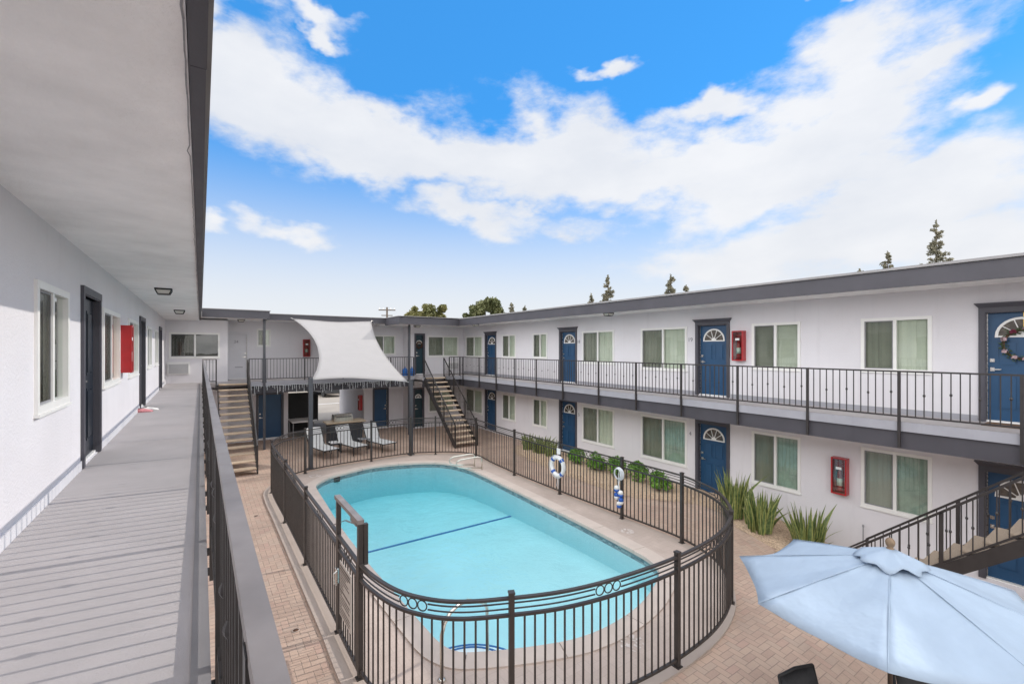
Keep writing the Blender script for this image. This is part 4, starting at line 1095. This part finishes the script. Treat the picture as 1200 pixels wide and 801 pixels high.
# ------------------------------------------------------------------ planting
bed = catmull([(11.97, 15.9), (10.9, 15.7), (10.3, 14.9), (10.15, 13.9), (10.0, 12.6), (9.85, 11.2), (9.8, 9.8), (9.95, 8.6), (10.4, 7.9), (10.9, 7.2), (10.95, 6.6), (10.6, 5.9), (10.5, 5.0), (10.5, 4.3), (10.9, 3.9), (11.97, 3.8)], .12, closed=False) + [Vector((11.98, 3.8, 0)), Vector((11.98, 15.9, 0))]
gv = MB(); bx = [9.6 + .12 * q for q in range(21)]; by = [3.7 + .12 * q for q in range(103)]
gi = {}
for j, y in enumerate(by):
    for i, x in enumerate(bx):
        e = noise.noise(Vector((x * 2.2, y * 2.2, 0))) * .012 + random.uniform(-.005, .005)
        dd = min((Vector((x, y, 0)) - q).length for q in bed)
        gi[i, j] = len(gv.v); gv.v.append((min(x, 11.995), y, gz(x, y) + .012 + .05 * S(dd / .5) + e))
for j in range(len(by) - 1):
    for i in range(len(bx) - 1):
        if inside(bx[i] + .06, by[j] + .06, bed): gv.f.append([gi[i, j], gi[i + 1, j], gi[i + 1, j + 1], gi[i, j + 1]]); gv.m.append(0)
# loose pebbles over the bed
for q in range(2600):
    x = random.uniform(9.8, 11.9); y = random.uniform(3.8, 15.8)
    if not inside(x, y, bed): continue
    r = random.uniform(.012, .03); z = gz(x, y) + .055; a = random.uniform(0, 6)
    P = [(x + r * math.cos(a + k * 2.1) * random.uniform(.7, 1.3), y + r * math.sin(a + k * 2.1) * random.uniform(.7, 1.3), z) for k in range(3)] + [(x, y, z + r * .9)]
    gv.add(P, [(0, 1, 3), (1, 2, 3), (2, 0, 3)])
struct(gv, 'gravel_bed', 'gravel')

def leaf_cloud(mb, lobes, n, size, rnd, m=0, shell=.55):
    for k in range(n):
        c, r = rnd.choice(lobes)
        d = Vector((rnd.gauss(0, 1), rnd.gauss(0, 1), rnd.gauss(0, 1))).normalized()
        rad = shell + (1 - shell) * rnd.random() ** .6
        p = Vector(c) + Vector((d.x * r[0], d.y * r[1], d.z * r[2])) * rad
        a = (d + Vector((rnd.gauss(0, .5), rnd.gauss(0, .5), rnd.gauss(0, .5)))).normalized(); b = a.cross(Vector((rnd.random(), rnd.random(), rnd.random() + .1))).normalized()
        s_ = size * rnd.uniform(.6, 1.4); c2 = a.cross(b)
        u = b * s_; v = (c2 * .6 + a * .5).normalized() * s_ * 1.5
        mb.add([tuple(p - v), tuple(p + u * .7), tuple(p + v), tuple(p - u * .7)], [(0, 1, 2, 3)], m)
def shrub(seed):
    rnd = random.Random(seed)
    t = thing('round_shrub', 'x', 'shrub', (0, 0, 0), 'round green shrubs along the right wing')
    lob = [((0, 0, .32), (.30, .34, .27))] + [((rnd.uniform(-.18, .18), rnd.uniform(-.22, .22), rnd.uniform(.2, .48)), (.16, .17, .15)) for _ in range(8)]
    mb = MB(); leaf_cloud(mb, lob, 1500, .026, rnd, shell=.6); mb.build('foliage', 'leaf', t, norm=False)
    sm = MB()
    for q in range(5): sm.tube([(rnd.uniform(-.04, .04), rnd.uniform(-.04, .04), 0), (rnd.uniform(-.2, .2), rnd.uniform(-.2, .2), .4)], .01, 5)
    sm.build('stems', 'bark', t)
    return t
sh_pos = [(11.05, 11.98), (10.98, 11.05), (11.1, 10.2), (11.05, 9.35), (10.95, 8.45)]
sh_lab = ['round green shrub behind the life ring', 'round green shrub second from the life ring towards the camera', 'round green shrub behind the fence midway between life ring and float rope', 'round green shrub just behind the float rope', 'round green shrub nearest blue door 4']
s1 = shrub(3)
for k, ((x, y), lb) in enumerate(zip(sh_pos, sh_lab)):
    o = s1 if k == 0 else (shrub(30 + k))
    o.location = (x, y, gz(x, y) + .03); o.scale = (1.0 + .12 * (k % 3 - 1), 1.05, 1.0 + .1 * (k % 2)); o['label'] = lb
def sword_plant(seed, n, hgt, rad):
    rnd = random.Random(seed)
    t = thing('snake_plant', 'x', 'plant', (0, 0, 0), 'upright sword leaved plants in the gravel bed')
    mb = MB()
    for k in range(n):
        a = rnd.uniform(0, 2 * PI); r0 = rad * math.sqrt(rnd.random()); lean = (r0 / rad) * rnd.uniform(.0, .26) + rnd.uniform(0, .08)
        if rnd.random() < .06: lean += .5
        h = hgt * rnd.uniform(.5, 1.05); w0 = rnd.uniform(.032, .056); x0, y0 = r0 * math.cos(a), r0 * math.sin(a)
        tw = rnd.uniform(0, PI); a2 = a + rnd.uniform(-.5, .5); rows = []
        for s_ in range(7):
            f = s_ / 6; off = lean * h * f ** 1.7
            cx, cy, cz = x0 + math.cos(a2) * off, y0 + math.sin(a2) * off, h * (f - .18 * lean * f * f)
            wd = w0 * (1 - f ** 3) * (.75 + .5 * math.sin(PI * min(1, f * 1.1))) + .001; tt = tw + .5 * f
            ux, uy = math.cos(tt), math.sin(tt); nx, ny = -uy * wd * .35, ux * wd * .35
            rows.append([(cx - ux * wd, cy - uy * wd, cz), (cx - ux * wd * .62 + nx * .6, cy - uy * wd * .62 + ny * .6, cz), (cx + nx, cy + ny, cz), (cx + ux * wd * .62 + nx * .6, cy + uy * wd * .62 + ny * .6, cz), (cx + ux * wd, cy + uy * wd, cz)])
        for s_ in range(6):
            for q in range(4): mb.quad(rows[s_][q], rows[s_][q + 1], rows[s_ + 1][q + 1], rows[s_ + 1][q], 1 if q in (0, 3) else 0)
    mb.build('leaves', ['snake', 'snakey'], t, norm=False)
    return t
for k, (x, y, n_, h_, r_, lb) in enumerate(((11.0, 6.25, 48, 1.22, .22, 'sword leaved plant nearest blue door 4, tallest and leftmost of the three near ones'), (10.95, 5.6, 85, 1.0, .27, 'dense sword leaved plant in the middle of the three near ones'), (11.1, 4.62, 70, 1.14, .26, 'sword leaved plant with splayed leaves nearest the umbrella'),
        (11.0, 14.9, 45, .72, .2, 'far sword leaved clump beside the stairs, left of the life ring'), (11.05, 14.15, 60, .75, .28, 'far sword leaved clump in the middle, under the small window'), (11.05, 13.5, 30, .7, .2, 'far small sword leaved clump next to blue door 5'))):
    o = sword_plant(50 + k, n_, h_, r_); o.location = (x, y, gz(x, y) + .03); o['label'] = lb
# vent pipe stub by the wall
solo(MB().lathe([(.012, 0), (.012, .75), (.02, .76), (.02, .80), (.012, .81)], (11.9, 3.85, gz(11.9, 3.85)), 8), 'standpipe', 'acgrille', 'thin grey standpipe against the right wall beside the sword leaved plants', 'pipe')

# ------------------------------------------------------------------ umbrella and patio set
ux, uy = 5.74, 1.63; ug = gz(ux, uy)
um = thing('patio_umbrella', 'pale blue canvas patio umbrella with a turned wooden finial in the near right corner', 'umbrella', (ux, uy, ug))
Rr, zr, zc, ph = 1.40, 1.62, 2.03, 1.053
cn = MB(); NS = 12
def ribp(k, f):
    a = ph + k * PI / 4; return Vector((ux + Rr * f * math.cos(a), uy + Rr * f * math.sin(a), zc - (zc - zr) * (f ** 1.12)))
for k in range(8):
    rows = []
    for j in range(9):
        f = .06 + .94 * j / 8; row = []
        for i in range(NS + 1):
            t = i / NS; p = ribp(k, f).lerp(ribp(k + 1, f), t)
            sag = 4 * t * (1 - t) * f
            p.z -= .055 * sag
            c0 = Vector((ux, uy, p.z)); 
            if j == 8: p = p.lerp(c0, .045 * 4 * t * (1 - t))
            p.z += .004 * math.sin(13 * t + 5 * f + k)
            row.append(tuple(p))
        rows.append(row)
    for j in range(8):
        for i in range(NS): cn.quad(rows[j][i], rows[j][i + 1], rows[j + 1][i + 1], rows[j + 1][i])
def weld(o, d=.0008):
    bm = bmesh.new(); bm.from_mesh(o.data); bmesh.ops.remove_doubles(bm, verts=bm.verts, dist=d); bmesh.ops.recalc_face_normals(bm, faces=bm.faces); bm.to_mesh(o.data); bm.free()
co = cn.build('canopy', 'umb', um, True); weld(co)
co.modifiers.new('thickness', 'SOLIDIFY').thickness = .003
seam = MB()
for k in range(8): seam.tube([ribp(k, .08 + .92 * q / 10) + Vector((0, 0, .003)) for q in range(11)], .0035, 6)
seam.build('seam', 'umb', um, True)
vt = MB(); NV = 48; rings = []
for j in range(5):
    f = j / 4; ring = []
    for i in range(NV):
        a = ph + 2 * PI * i / NV; wv = .5 + .5 * math.cos(8 * 2 * PI * i / NV)
        rr = .035 + f * (.22 + .05 * wv); z = zc + .085 - f * (.105 + .03 * wv) + (.018 * math.sin(5 * a + 1) * f)
        ring.append((ux + rr * math.cos(a), uy + rr * math.sin(a), z))
    rings.append(ring)
for j in range(4):
    for i in range(NV): vt.quad(rings[j][i], rings[j][(i + 1) % NV], rings[j + 1][(i + 1) % NV], rings[j + 1][i])
vo = vt.build('vent_cap', 'umb', um, True); weld(vo); vo.modifiers.new('thickness', 'SOLIDIFY').thickness = .003
MB().lathe([(.02, .06), (.04, .075), (.03, .09), (.022, .095), (.036, .12), (.042, .145), (.036, .17), (.02, .188), (.004, .193)], (ux, uy, zc), 16).build('finial', 'wood', um, True)
MB().lathe([(.022, 0), (.022, zc + .05 - ug)], (ux, uy, ug), 12).build('pole', 'darkwood', um, True)
for k in range(8):
    MB().bar(ribp(k, .08) - Vector((0, 0, .03)), ribp(k, .97) - Vector((0, 0, .02)), .018, .022).build('rib', 'darkwood', um)
MB().lathe([(.26, 0), (.26, .03), (.20, .06), (.05, .08), (.04, .3)], (ux, uy, ug), 20).build('base', 'black', um, True)
# pocket flap on the canopy near the right edge
pk = MB(); pa = ribp(6, .78) + Vector((0, 0, .012)); pb = ribp(6, .95) + Vector((0, 0, .012))
tb0 = thing('patio_table', 'dark square patio table under the blue umbrella', 'table', (5.76, 1.58, ug))
MB().cbox(5.40, 6.12, 1.22, 1.94, ug + .70, ug + .735, .01).build('table_top', 'black', tb0)
for sx in (5.46, 6.06):
    for sy in (1.28, 1.88): MB().box(sx - .02, sx + .02, sy - .02, sy + .02, ug, ug + .70).build('leg', 'black', tb0)
def chair(label, x, y, rz):
    t = thing('patio_chair', label, 'chair', (0, 0, 0), 'black sling chairs round the patio table')
    f = MB()
    for sx in (-.27, .27):
        f.tube([(sx, -.24, .0), (sx, -.22, .60), (sx, .20, .62), (sx, .28, .60)], .016, 8)
        f.tube([(sx, .30, 0), (sx, .22, .42), (sx * .93, .36, .95)], .016, 8)
        f.tube([(sx, -.22, .42), (sx, .22, .42)], .015, 8)
    f.tube([(-.25, .36, .95), (0, .375, .965), (.25, .36, .95)], .016, 8); f.tube([(-.27, -.22, .42), (.27, -.22, .42)], .015, 8)
    f.build('frame', 'black', t, True)
    MB().cbox(-.255, .255, -.22, .22, .415, .43, .005).build('seat', 'blacksling', t)
    b = MB(); P = []
    for q in range(5):
        g_ = q / 4; y_ = .225 + .13 * g_ - .02 * math.sin(PI * g_); z_ = .44 + .50 * g_; hw = .25 - .01 * g_
        for i in range(5): u_ = -1 + i / 2; P.append((u_ * hw, y_ + .03 * (1 - u_ * u_), z_))
    F = [(j * 5 + i, j * 5 + i + 1, j * 5 + 6 + i, j * 5 + 5 + i) for j in range(4) for i in range(4)]
    b.add(P, F); bo = b.build('backrest', 'blacksling', t, True); bo.modifiers.new('thickness', 'SOLIDIFY').thickness = .008
    for sx in (-.27, .27): MB().cbox(sx - .025, sx + .025, -.22, .26, .615, .635, .006).build('armrest', 'black', t)
    t.location = (x, y, gz(x, y)); t.rotation_euler = (0, 0, rz)
    return t
chair('black sling chair on the pavers left of the umbrella, nearest the pool fence', 5.24, 1.98, R(-14))
chair('black sling chair tucked under the umbrella edge beside its pole', 6.50, 1.40, R(-40))

# ------------------------------------------------------------------ small things
sh_ = thing('sneakers', 'pair of pink and white shoes left by the dark door on the left walkway', 'shoes', (-.97, 12.5, DZ))
for (x, y, m_, rz) in ((-.90, 12.72, 'plasticw', .25), (-.98, 12.45, 'pink', .1)):
    s = MB(); P = []; Fq = []
    prof = [(-.13, .035, .075), (-.08, .04, .085), (0, .038, .07), (.07, .045, .05), (.12, .035, .035), (.14, .015, .02)]
    for px_, hw, hz in prof:
        for (yy_, zz_) in ((-1, .0), (-1, .45), (-.55, 1), (.55, 1), (1, .45), (1, .0)): P.append((px_, yy_ * hw, .003 + zz_ * hz))
    for q in range(5):
        for k in range(6): Fq.append((q * 6 + k, q * 6 + (k + 1) % 6, q * 6 + 6 + (k + 1) % 6, q * 6 + 6 + k))
    Fq += [(0, 1, 2, 3, 4, 5), (35, 34, 33, 32, 31, 30)]
    P = [(x + p[0] * math.cos(rz) - p[1] * math.sin(rz), y + p[0] * math.sin(rz) + p[1] * math.cos(rz), DZ + p[2]) for p in P]
    s.add(P, Fq); s.build('shoe', m_, sh_, True)
    hx, hy = x - .085 * math.cos(rz), y - .085 * math.sin(rz)
    MB().lathe([(.028, .078), (.030, .09), (.020, .091)], (hx, hy, DZ), 10).build('opening', 'black', sh_, True)
for (T, a0, a1, d0, d1, z, lab) in ((TR, 1.08, 1.95, .08, .62, DZ, 'brown coir doormat before the upper blue door with the flower wreath'),):
    mm = MB(T); mm.box(a0, a1, d0, d1, z + .002, z + .018); solo(mm, 'doormat', 'mat', lab, 'doormat')
def wreath(T, a, z, r, label, dark=False, d=-.06):
    c = T(a, d, z); t = thing('door_wreath', label, 'wreath', c, 'wreaths on the upper doors')
    rnd = random.Random(int(a * 10)); rg_ = MB(T)
    rg_.T = None; ringpts = [T(a + r * math.cos(q), d, z + r * math.sin(q)) for q in [2 * PI * k / 28 for k in range(28)]]
    rg_.tube(ringpts, .02, 6, closed=True); rg_.build('twig_ring', 'twig', t, True)
    lf = MB()
    for k in range(260):
        an = rnd.uniform(0, 2 * PI); rr = r + rnd.gauss(0, .035); p = Vector(T(a + rr * math.cos(an), d + rnd.uniform(0, .06), z + rr * math.sin(an)))
        e1 = Vector((rnd.gauss(0, 1), rnd.gauss(0, 1), rnd.gauss(0, 1))).normalized() * .035; e2 = e1.orthogonal().normalized() * .010
        lf.add([tuple(p - e1), tuple(p + e2), tuple(p + e1), tuple(p - e2)], [(0, 1, 2, 3)])
    lf.build('fronds', 'twig' if dark else 'frond', t, norm=False)
    if not dark:
        for (an, s_, m_) in ((130, .055, 'petald'), (155, .06, 'petal'), (95, .055, 'petal'), (205, .045, 'petal'), (235, .05, 'petal'), (265, .045, 'petal'), (295, .045, 'petal'), (185, .03, 'petald'), (60, .05, 'petald'), (20, .05, 'petal'), (330, .05, 'petal')):
            an = R(an); p = T(a - r * math.cos(an) * -1, d + .07, z + r * math.sin(an)); f = MB()
            for k in range(14):
                ta = rnd.uniform(0, 2 * PI); tb2 = rnd.uniform(-.3, 1.2); dv = Vector((math.cos(ta) * math.cos(tb2), math.sin(ta) * math.cos(tb2), math.sin(tb2))) * s_ * .7
                q = Vector(p) + dv; e1 = dv.orthogonal().normalized() * s_ * .55; e2 = dv.cross(e1).normalized() * s_ * .55
                f.add([tuple(q - e1), tuple(q + e2 + dv * .3), tuple(q + e1), tuple(q - e2 + dv * .3)], [(0, 1, 2, 3)])
            f.build('flower', m_, t, norm=False)
        hk = MB(T); hk.box(a - .015, a + .015, d - .02, d - .012, z + r, DU[3] + 2.0 + .0); hk.build('hook', 'gold', t)
wreath(TR, 1.52, 4.20, .26, 'flower wreath with pale blooms on the near upper blue door')
wreath(TF(YC), 9.43, 4.30, .15, 'dark twig wreath on the far upper door behind the middle stairs', True)

# ------------------------------------------------------------------ beyond the roofs
def broad_tree(seed, x, y, ztop, zbase, lobes, label, m, n=7000, size=.13, group='leafy trees beyond the far roof'):
    rnd = random.Random(seed); t = thing('broadleaf_tree', label, 'tree', (x, y, 0), group)
    L_ = []
    for (dx, dy, z, r) in lobes:
        for q in range(14):
            d = Vector((rnd.gauss(0, 1), rnd.gauss(0, 1), rnd.gauss(0, .8))).normalized() * r * rnd.uniform(.3, .8); rr = r * rnd.uniform(.3, .55)
            L_.append(((x + dx + d.x, y + dy + d.y, z + d.z), (rr, rr, rr * .8)))
    mb = MB(); leaf_cloud(mb, L_, n, size, rnd, shell=.35); mb.build('crown', m, t, norm=False)
    tk = MB(); tk.tube([(x, y, -.1), (x + .1, y, zbase * .5), (x, y + .1, zbase)], [.35, .28, .22], 10)
    for (dx, dy, z, r) in lobes: tk.tube([(x, y, zbase * .8), (x + dx * .5, y + dy * .5, (zbase + z) / 2), (x + dx, y + dy, z)], [.18, .12, .04], 7)
    tk.build('trunk', 'bark', t, True)
broad_tree(1, 22.6, 51.3, 9.8, 5, [(-1.3, .3, 8.0, 1.2), (.2, 0, 8.1, 1.3), (1.35, -.5, 7.9, 1.0), (1.65, -.9, 9.0, .62)], 'yellow green leafy tree above the far roof, left of the two', 'tree1', 9000, .11)
broad_tree(2, 28.4, 47.2, 11.1, 5, [(0, 0, 9.75, 1.35), (.9, -.6, 9.0, 1.2), (-.9, .5, 8.6, 1.15), (-1.6, 1.0, 7.9, .7), (1.2, -.9, 8.1, 1.1)], 'tall dark green leafy tree above the roof corner, right of the two', 'tree2', 12000, .11)
def conifer(seed, x, y, ztop, label, w=1.5, h=9):
    rnd = random.Random(seed); t = thing('pine_tree', label, 'tree', (x, y, 0), 'thin pines beyond the right roof')
    tk = MB(); tk.tube([(x, y, -.1), (x, y, ztop * .6), (x + .05, y, ztop)], [.25, .14, .02], 8)
    nd = MB(); z = ztop - h
    while z < ztop - .2:
        f = (ztop - z) / h; 
        for q in range(4 if f > .3 else 2):
            a = rnd.uniform(0, 2 * PI); ln_ = w * (f ** .75) * rnd.uniform(.35, 1.0); tip = Vector((x + math.cos(a) * ln_, y + math.sin(a) * ln_, z + ln_ * .35))
            tk.tube([(x, y, z), tuple(tip)], [.035, .012], 5)
            for e in (1.0, .62):
                if rnd.random() < .25: continue
                c_ = Vector((x, y, z)).lerp(tip, e); rr = rnd.uniform(.18, .36) * (.65 + .7 * f)
                leaf_cloud(nd, [(tuple(c_), (rr * 1.15, rr * 1.15, rr * .85))], 34, .085, rnd, shell=.2)
        z += rnd.uniform(.25, .42)
    leaf_cloud(nd, [((x, y, ztop - .1), (.1, .1, .3))], 30, .07, rnd, shell=.1)
    tk.build('trunk', 'bark', t, True); nd.build('crown', 'pine', t, norm=False)
conifer(11, 31.0, 45.4, 9.55, 'tiny pine tip just right of the dark leafy tree', .6, 3); conifer(12, 32.4, 44.6, 9.2, 'lowest pine tip, second to the right of the dark leafy tree', .5, 2.6)
conifer(13, 40.6, 38.8, 12.9, 'slim pine standing alone above the middle of the right roof', 1.35, 6)
conifer(14, 46.9, 34.5, 13.0, 'wider pine right of the slim one above the middle of the right roof', 1.7, 6); conifer(15, 48.6, 33.6, 11.7, 'short pine leaning beside the wider one above the right roof', .9, 5); conifer(18, 38.9, 39.9, 10.6, 'small pine tip left of the slim pine above the right roof', .7, 4)
conifer(16, 68.5, 19.7, 15.7, 'small sparse pine left of the tallest pine above the right roof', 1.5, 6)
conifer(17, 73.4, 16.4, 19.5, 'tallest sparse pine above the right roof near the edge of the photo', 2.0, 9)
conifer(19, 65.7, 21.6, 13.6, 'dark rounded pine top barely showing over the right roof', .9, 3)
up = thing('utility_pole', 'wooden utility pole with crossarm above the far roof', 'utility pole', (18.6, 53.9, 0))
MB().lathe([(.16, 0), (.11, 9.2)], (18.6, 53.9, -.1), 8).build('pole', 'bark', up, True)
MB().bar((17.7, 54.3, 8.75), (19.5, 53.5, 8.75), .1, .12).bar((18.0, 54.17, 8.1), (19.2, 53.63, 8.1), .08, .1).build('crossarm', 'bark', up)
ins = MB()
for q in range(5): ins.lathe([(.03, 0), (.06, .06), (.05, .16), (.02, .2)], (17.8 + q * .4, 54.26 - q * .18, 8.81), 6)
ins.build('insulator', 'plasticw', up)
# parked cars and wall beyond the passage
def car(label, x, y, m_, rz):
    t = thing('parked_car', label, 'car', (0, 0, 0), 'cars parked beyond the passage')
    prof = [(-2.2, .35), (-2.25, .75), (-1.95, .95), (-1.5, 1.0), (-.9, 1.42), (.6, 1.45), (1.25, 1.0), (2.0, .88), (2.25, .7), (2.25, .35)]
    b = MB(); P = []
    for sy in (-.85, .85): P += [(px_, sy * (.82 if pz > 1.2 else 1), pz) for px_, pz in prof]
    N_ = len(prof); b.add(P, [tuple(range(N_)), tuple(range(2 * N_ - 1, N_ - 1, -1))] + [(k, (k + 1) % N_, N_ + (k + 1) % N_, N_ + k) for k in range(N_)]); b.build('body', m_, t)
    for sy in (-1, 1):
        MB().quad((-1.2, sy * .862, 1.02), (.95, sy * .862, 1.02), (.5, sy * .75, 1.38), (-.8, sy * .75, 1.38)).build('side_window', 'carglass', t)
    MB().quad((1.22, -.7, 1.04), (1.22, .7, 1.04), (.66, .62, 1.43), (.66, -.62, 1.43)).build('windscreen', 'carglass', t)
    for sx in (-1.4, 1.4):
        for sy in (-.78, .78):
            wv = MB(); wv.tube([(sx, sy - .1, .33), (sx, sy + .1, .33)], .33, 16); wv.build('wheel', 'tyre', t)
    for sy in (-.6, .6): MB().box(2.23, 2.27, sy - .15, sy + .15, .66, .8).build('headlight', 'lampglass', t)
    t.location = (x, y, -.02); t.rotation_euler = (0, 0, rz)
car('red car parked far beyond the passage', 10.6, 44.5, 'carred', R(170)); car('dark car parked far beyond the passage, behind the black gate leaf', 7.2, 45.2, 'cardark', R(185)); car('second dark car parked close to the red one beyond the passage', 9.2, 42.6, 'cardark', R(100))
solo(MB().box(-20, 40, 49.5, 49.8, -.1, 2.2).box(-20, 40, 49.45, 49.85, 2.2, 2.3), 'block_wall', 'blockwall', 'pale block wall behind the parked cars beyond the passage', 'wall')

# ------------------------------------------------------------------ camera
TH = math.atan(365 / 533.0)
cd = bpy.data.cameras.new('camera'); cam = bpy.data.objects.new('camera', cd); COL.objects.link(cam)
cam.location = (0, 0, 4.13); cam.rotation_euler = (PI / 2, 0, -TH)
cd.sensor_width = 36; cd.lens = 533 / 1200 * 36; cd.shift_y = 7.5 / 1200; cd.clip_start = .05; cd.clip_end = 3000
SC.camera = cam

# ------------------------------------------------------------------ light and sky
to_sun = Vector((1, -.14, .69)).normalized()
elev = math.asin(to_sun.z)
sd = bpy.data.lights.new('sun', 'SUN'); sd.energy = 2.0; sd.angle = R(.7); sd.color = (1, .94, .87)
so = bpy.data.objects.new('sun', sd); COL.objects.link(so); so.rotation_euler = to_sun.to_track_quat('Z', 'Y').to_euler()
W = bpy.data.worlds.new('World'); SC.world = W; W.use_nodes = True
nt = NT(W.node_tree); bg = W.node_tree.nodes['Background']; bg.inputs[1].default_value = .1
sky = nt.new('ShaderNodeTexSky'); sky.sky_type = 'NISHITA'; sky.sun_disc = False; sky.sun_elevation = elev; sky.sun_rotation = math.atan2(to_sun.x, to_sun.y)
sky.air_density = 1.0; sky.dust_density = .1; sky.ozone_density = 2.0
tc = nt.new('ShaderNodeTexCoord'); dirv = tc.outputs['Generated']
sp = nt.new('ShaderNodeSeparateXYZ'); nt.link(dirv, sp.inputs[0])
el = nt.math('ARCSINE', sp.outputs[2])
az = nt.math('ARCTAN2', sp.outputs[0], sp.outputs[1])
SKYGAIN = 1.0
hsv = nt.new('ShaderNodeHueSaturation'); hsv.inputs['Saturation'].default_value = 1.25; hsv.inputs['Value'].default_value = 1.3; nt.link(sky.outputs[0], hsv.inputs['Color'])
c = nt.mix(1.0, hsv.outputs[0], (.47, 1.10, 1.30), 'MULTIPLY')
c = nt.mix(.7, c, (.50, 2.75, 6.9))
def px_dir(px, py):
    dx, dy = px - 600, 408 - py
    return math.atan(dx / 533) + TH, math.atan2(dy, math.hypot(dx, 533))
# warp the coordinates a little so that cloud outlines are not ellipses
wn1 = nt.new('ShaderNodeTexNoise'); wn1.inputs['Scale'].default_value = 5.0; wn1.inputs['Detail'].default_value = 5
mp = nt.new('ShaderNodeMapping'); mp.inputs['Scale'].default_value = (1, 1, 1.7); nt.link(dirv, mp.inputs[0]); nt.link(mp.outputs[0], wn1.inputs['Vector'])
sw = nt.new('ShaderNodeSeparateColor'); nt.link(wn1.outputs['Color'], sw.inputs[0])
azw = nt.math('ADD', az, nt.math('MULTIPLY', nt.math('SUBTRACT', sw.outputs[0], .5), .34))
elw = nt.math('ADD', el, nt.math('MULTIPLY', nt.math('SUBTRACT', sw.outputs[1], .5), .22))
blobs = [(300, 100, 120, 75, 12, 1), (255, 30, 45, 75, 0, 1), (440, 165, 150, 42, 14, 1), (640, 190, 210, 58, 2, 1), (820, 138, 85, 22, -4, .9), (960, 150, 160, 80, -28, 1), (1085, 70, 80, 30, -28, .8),
         (1060, 235, 230, 55, -4, 1), (712, 92, 34, 11, 0, .75), (362, 22, 40, 11, 0, .75), (340, 265, 75, 17, 0, .7), (258, 272, 40, 14, 0, .7), (1150, 110, 60, 26, -20, .8), (955, 8, 40, 8, 0, .6), (1020, 8, 26, 10, 0, .7),
         (1200, 200, 80, 30, -10, .7), (700, 260, 150, 20, 0, .55), (1010, 290, 290, 52, 0, 1), (1180, 300, 120, 60, 0, 1), (810, 205, 130, 38, -6, .95), (900, 225, 140, 40, -8, 1), (560, 250, 90, 22, 8, .7)]
acc = None
for (bx_, by_, rx, ry, rot, wt) in blobs:
    a0, e0 = px_dir(bx_, by_)
    a1, _ = px_dir(bx_ + rx, by_); a2, _ = px_dir(bx_ - rx, by_); _, e1 = px_dir(bx_, by_ - ry); _, e2 = px_dir(bx_, by_ + ry)
    ra, re = (a1 - a2) / 2 * 1.12, (e1 - e2) / 2 * 1.12
    da = nt.math('SUBTRACT', azw, a0); de = nt.math('SUBTRACT', elw, e0)
    cr, sr = math.cos(R(-rot)), math.sin(R(-rot))
    u = nt.math('ADD', nt.math('MULTIPLY', da, cr / ra), nt.math('MULTIPLY', de, sr / ra)); v = nt.math('ADD', nt.math('MULTIPLY', da, -sr / re), nt.math('MULTIPLY', de, cr / re))
    d2 = nt.math('ADD', nt.math('MULTIPLY', u, u), nt.math('MULTIPLY', v, v))
    gsn = nt.math('MULTIPLY', nt.math('EXPONENT', nt.math('MULTIPLY', d2, -1.1)), wt)
    acc = gsn if acc is None else nt.math('MAXIMUM', acc, gsn)
mp2 = nt.new('ShaderNodeMapping'); mp2.inputs['Scale'].default_value = (1, 1, 2.2); nt.link(dirv, mp2.inputs[0])
n_mid = nt.noise(mp2.outputs[0], 7.5, 11, .63); n_big = nt.noise(mp2.outputs[0], 2.2, 6, .55)
# unseen clouds added behind and above the view, thickened westwards to lift shade
dv = nt.math('SUBTRACT', az, TH); off = nt.smooth(nt.math('ABSOLUTE', dv), .95, 1.3); hi = nt.smooth(el, .68, .85)
free = nt.math('MULTIPLY', nt.math('MAXIMUM', off, hi), nt.math('ADD', n_big, nt.math('ADD', .12, nt.math('MULTIPLY', nt.smooth(nt.math('MULTIPLY', sp.outputs[0], -1.0), .2, .7), .3))))
acc = nt.math('MAXIMUM', acc, free)
dens = nt.math('ADD', acc, nt.math('MULTIPLY', nt.math('SUBTRACT', n_mid, .5), 1.1))
mask = nt.smooth(dens, .24, .72)
# horizon haze
hz = nt.math('SUBTRACT', 1, nt.smooth(el, .05, .45)); hz = nt.math('POWER', hz, 1.2)
c = nt.mix(nt.math('MULTIPLY', hz, .95), c, (6.45, 6.55, 6.7))
shade = nt.mix(nt.ramp(nt.noise(mp2.outputs[0], 4.2, 6, .55), .3, .7), (5.9, 6.1, 6.5), (7.0, 7.05, 7.2))
fill_veil = nt.math('MAXIMUM', nt.smooth(nt.math('ABSOLUTE', dv), 1.05, 1.6), nt.smooth(el, .70, 1.0))  # unseen sky brightened outside the view, added as fill for the shaded walls
west = nt.smooth(nt.math('MULTIPLY', sp.outputs[0], -1.0), .2, .7)
shade = nt.mix(fill_veil, shade, nt.mix(west, (16.5, 16.2, 16.0), (22.5, 22.5, 23)))
c = nt.mix(nt.math('MULTIPLY', mask, .96), c, shade)
nt.link(c, bg.inputs[0])
SC.view_settings.view_transform = 'Standard'; SC.view_settings.look = 'None'; SC.view_settings.exposure = .42; SC.view_settings.gamma = 1
SC.render.engine = 'CYCLES'
try:
    SC.cycles.max_bounces = 8; SC.cycles.transparent_max_bounces = 16; SC.cycles.diffuse_bounces = 4
except Exception: pass
for o in bpy.data.objects:
    if '_w' in o: del o['_w']
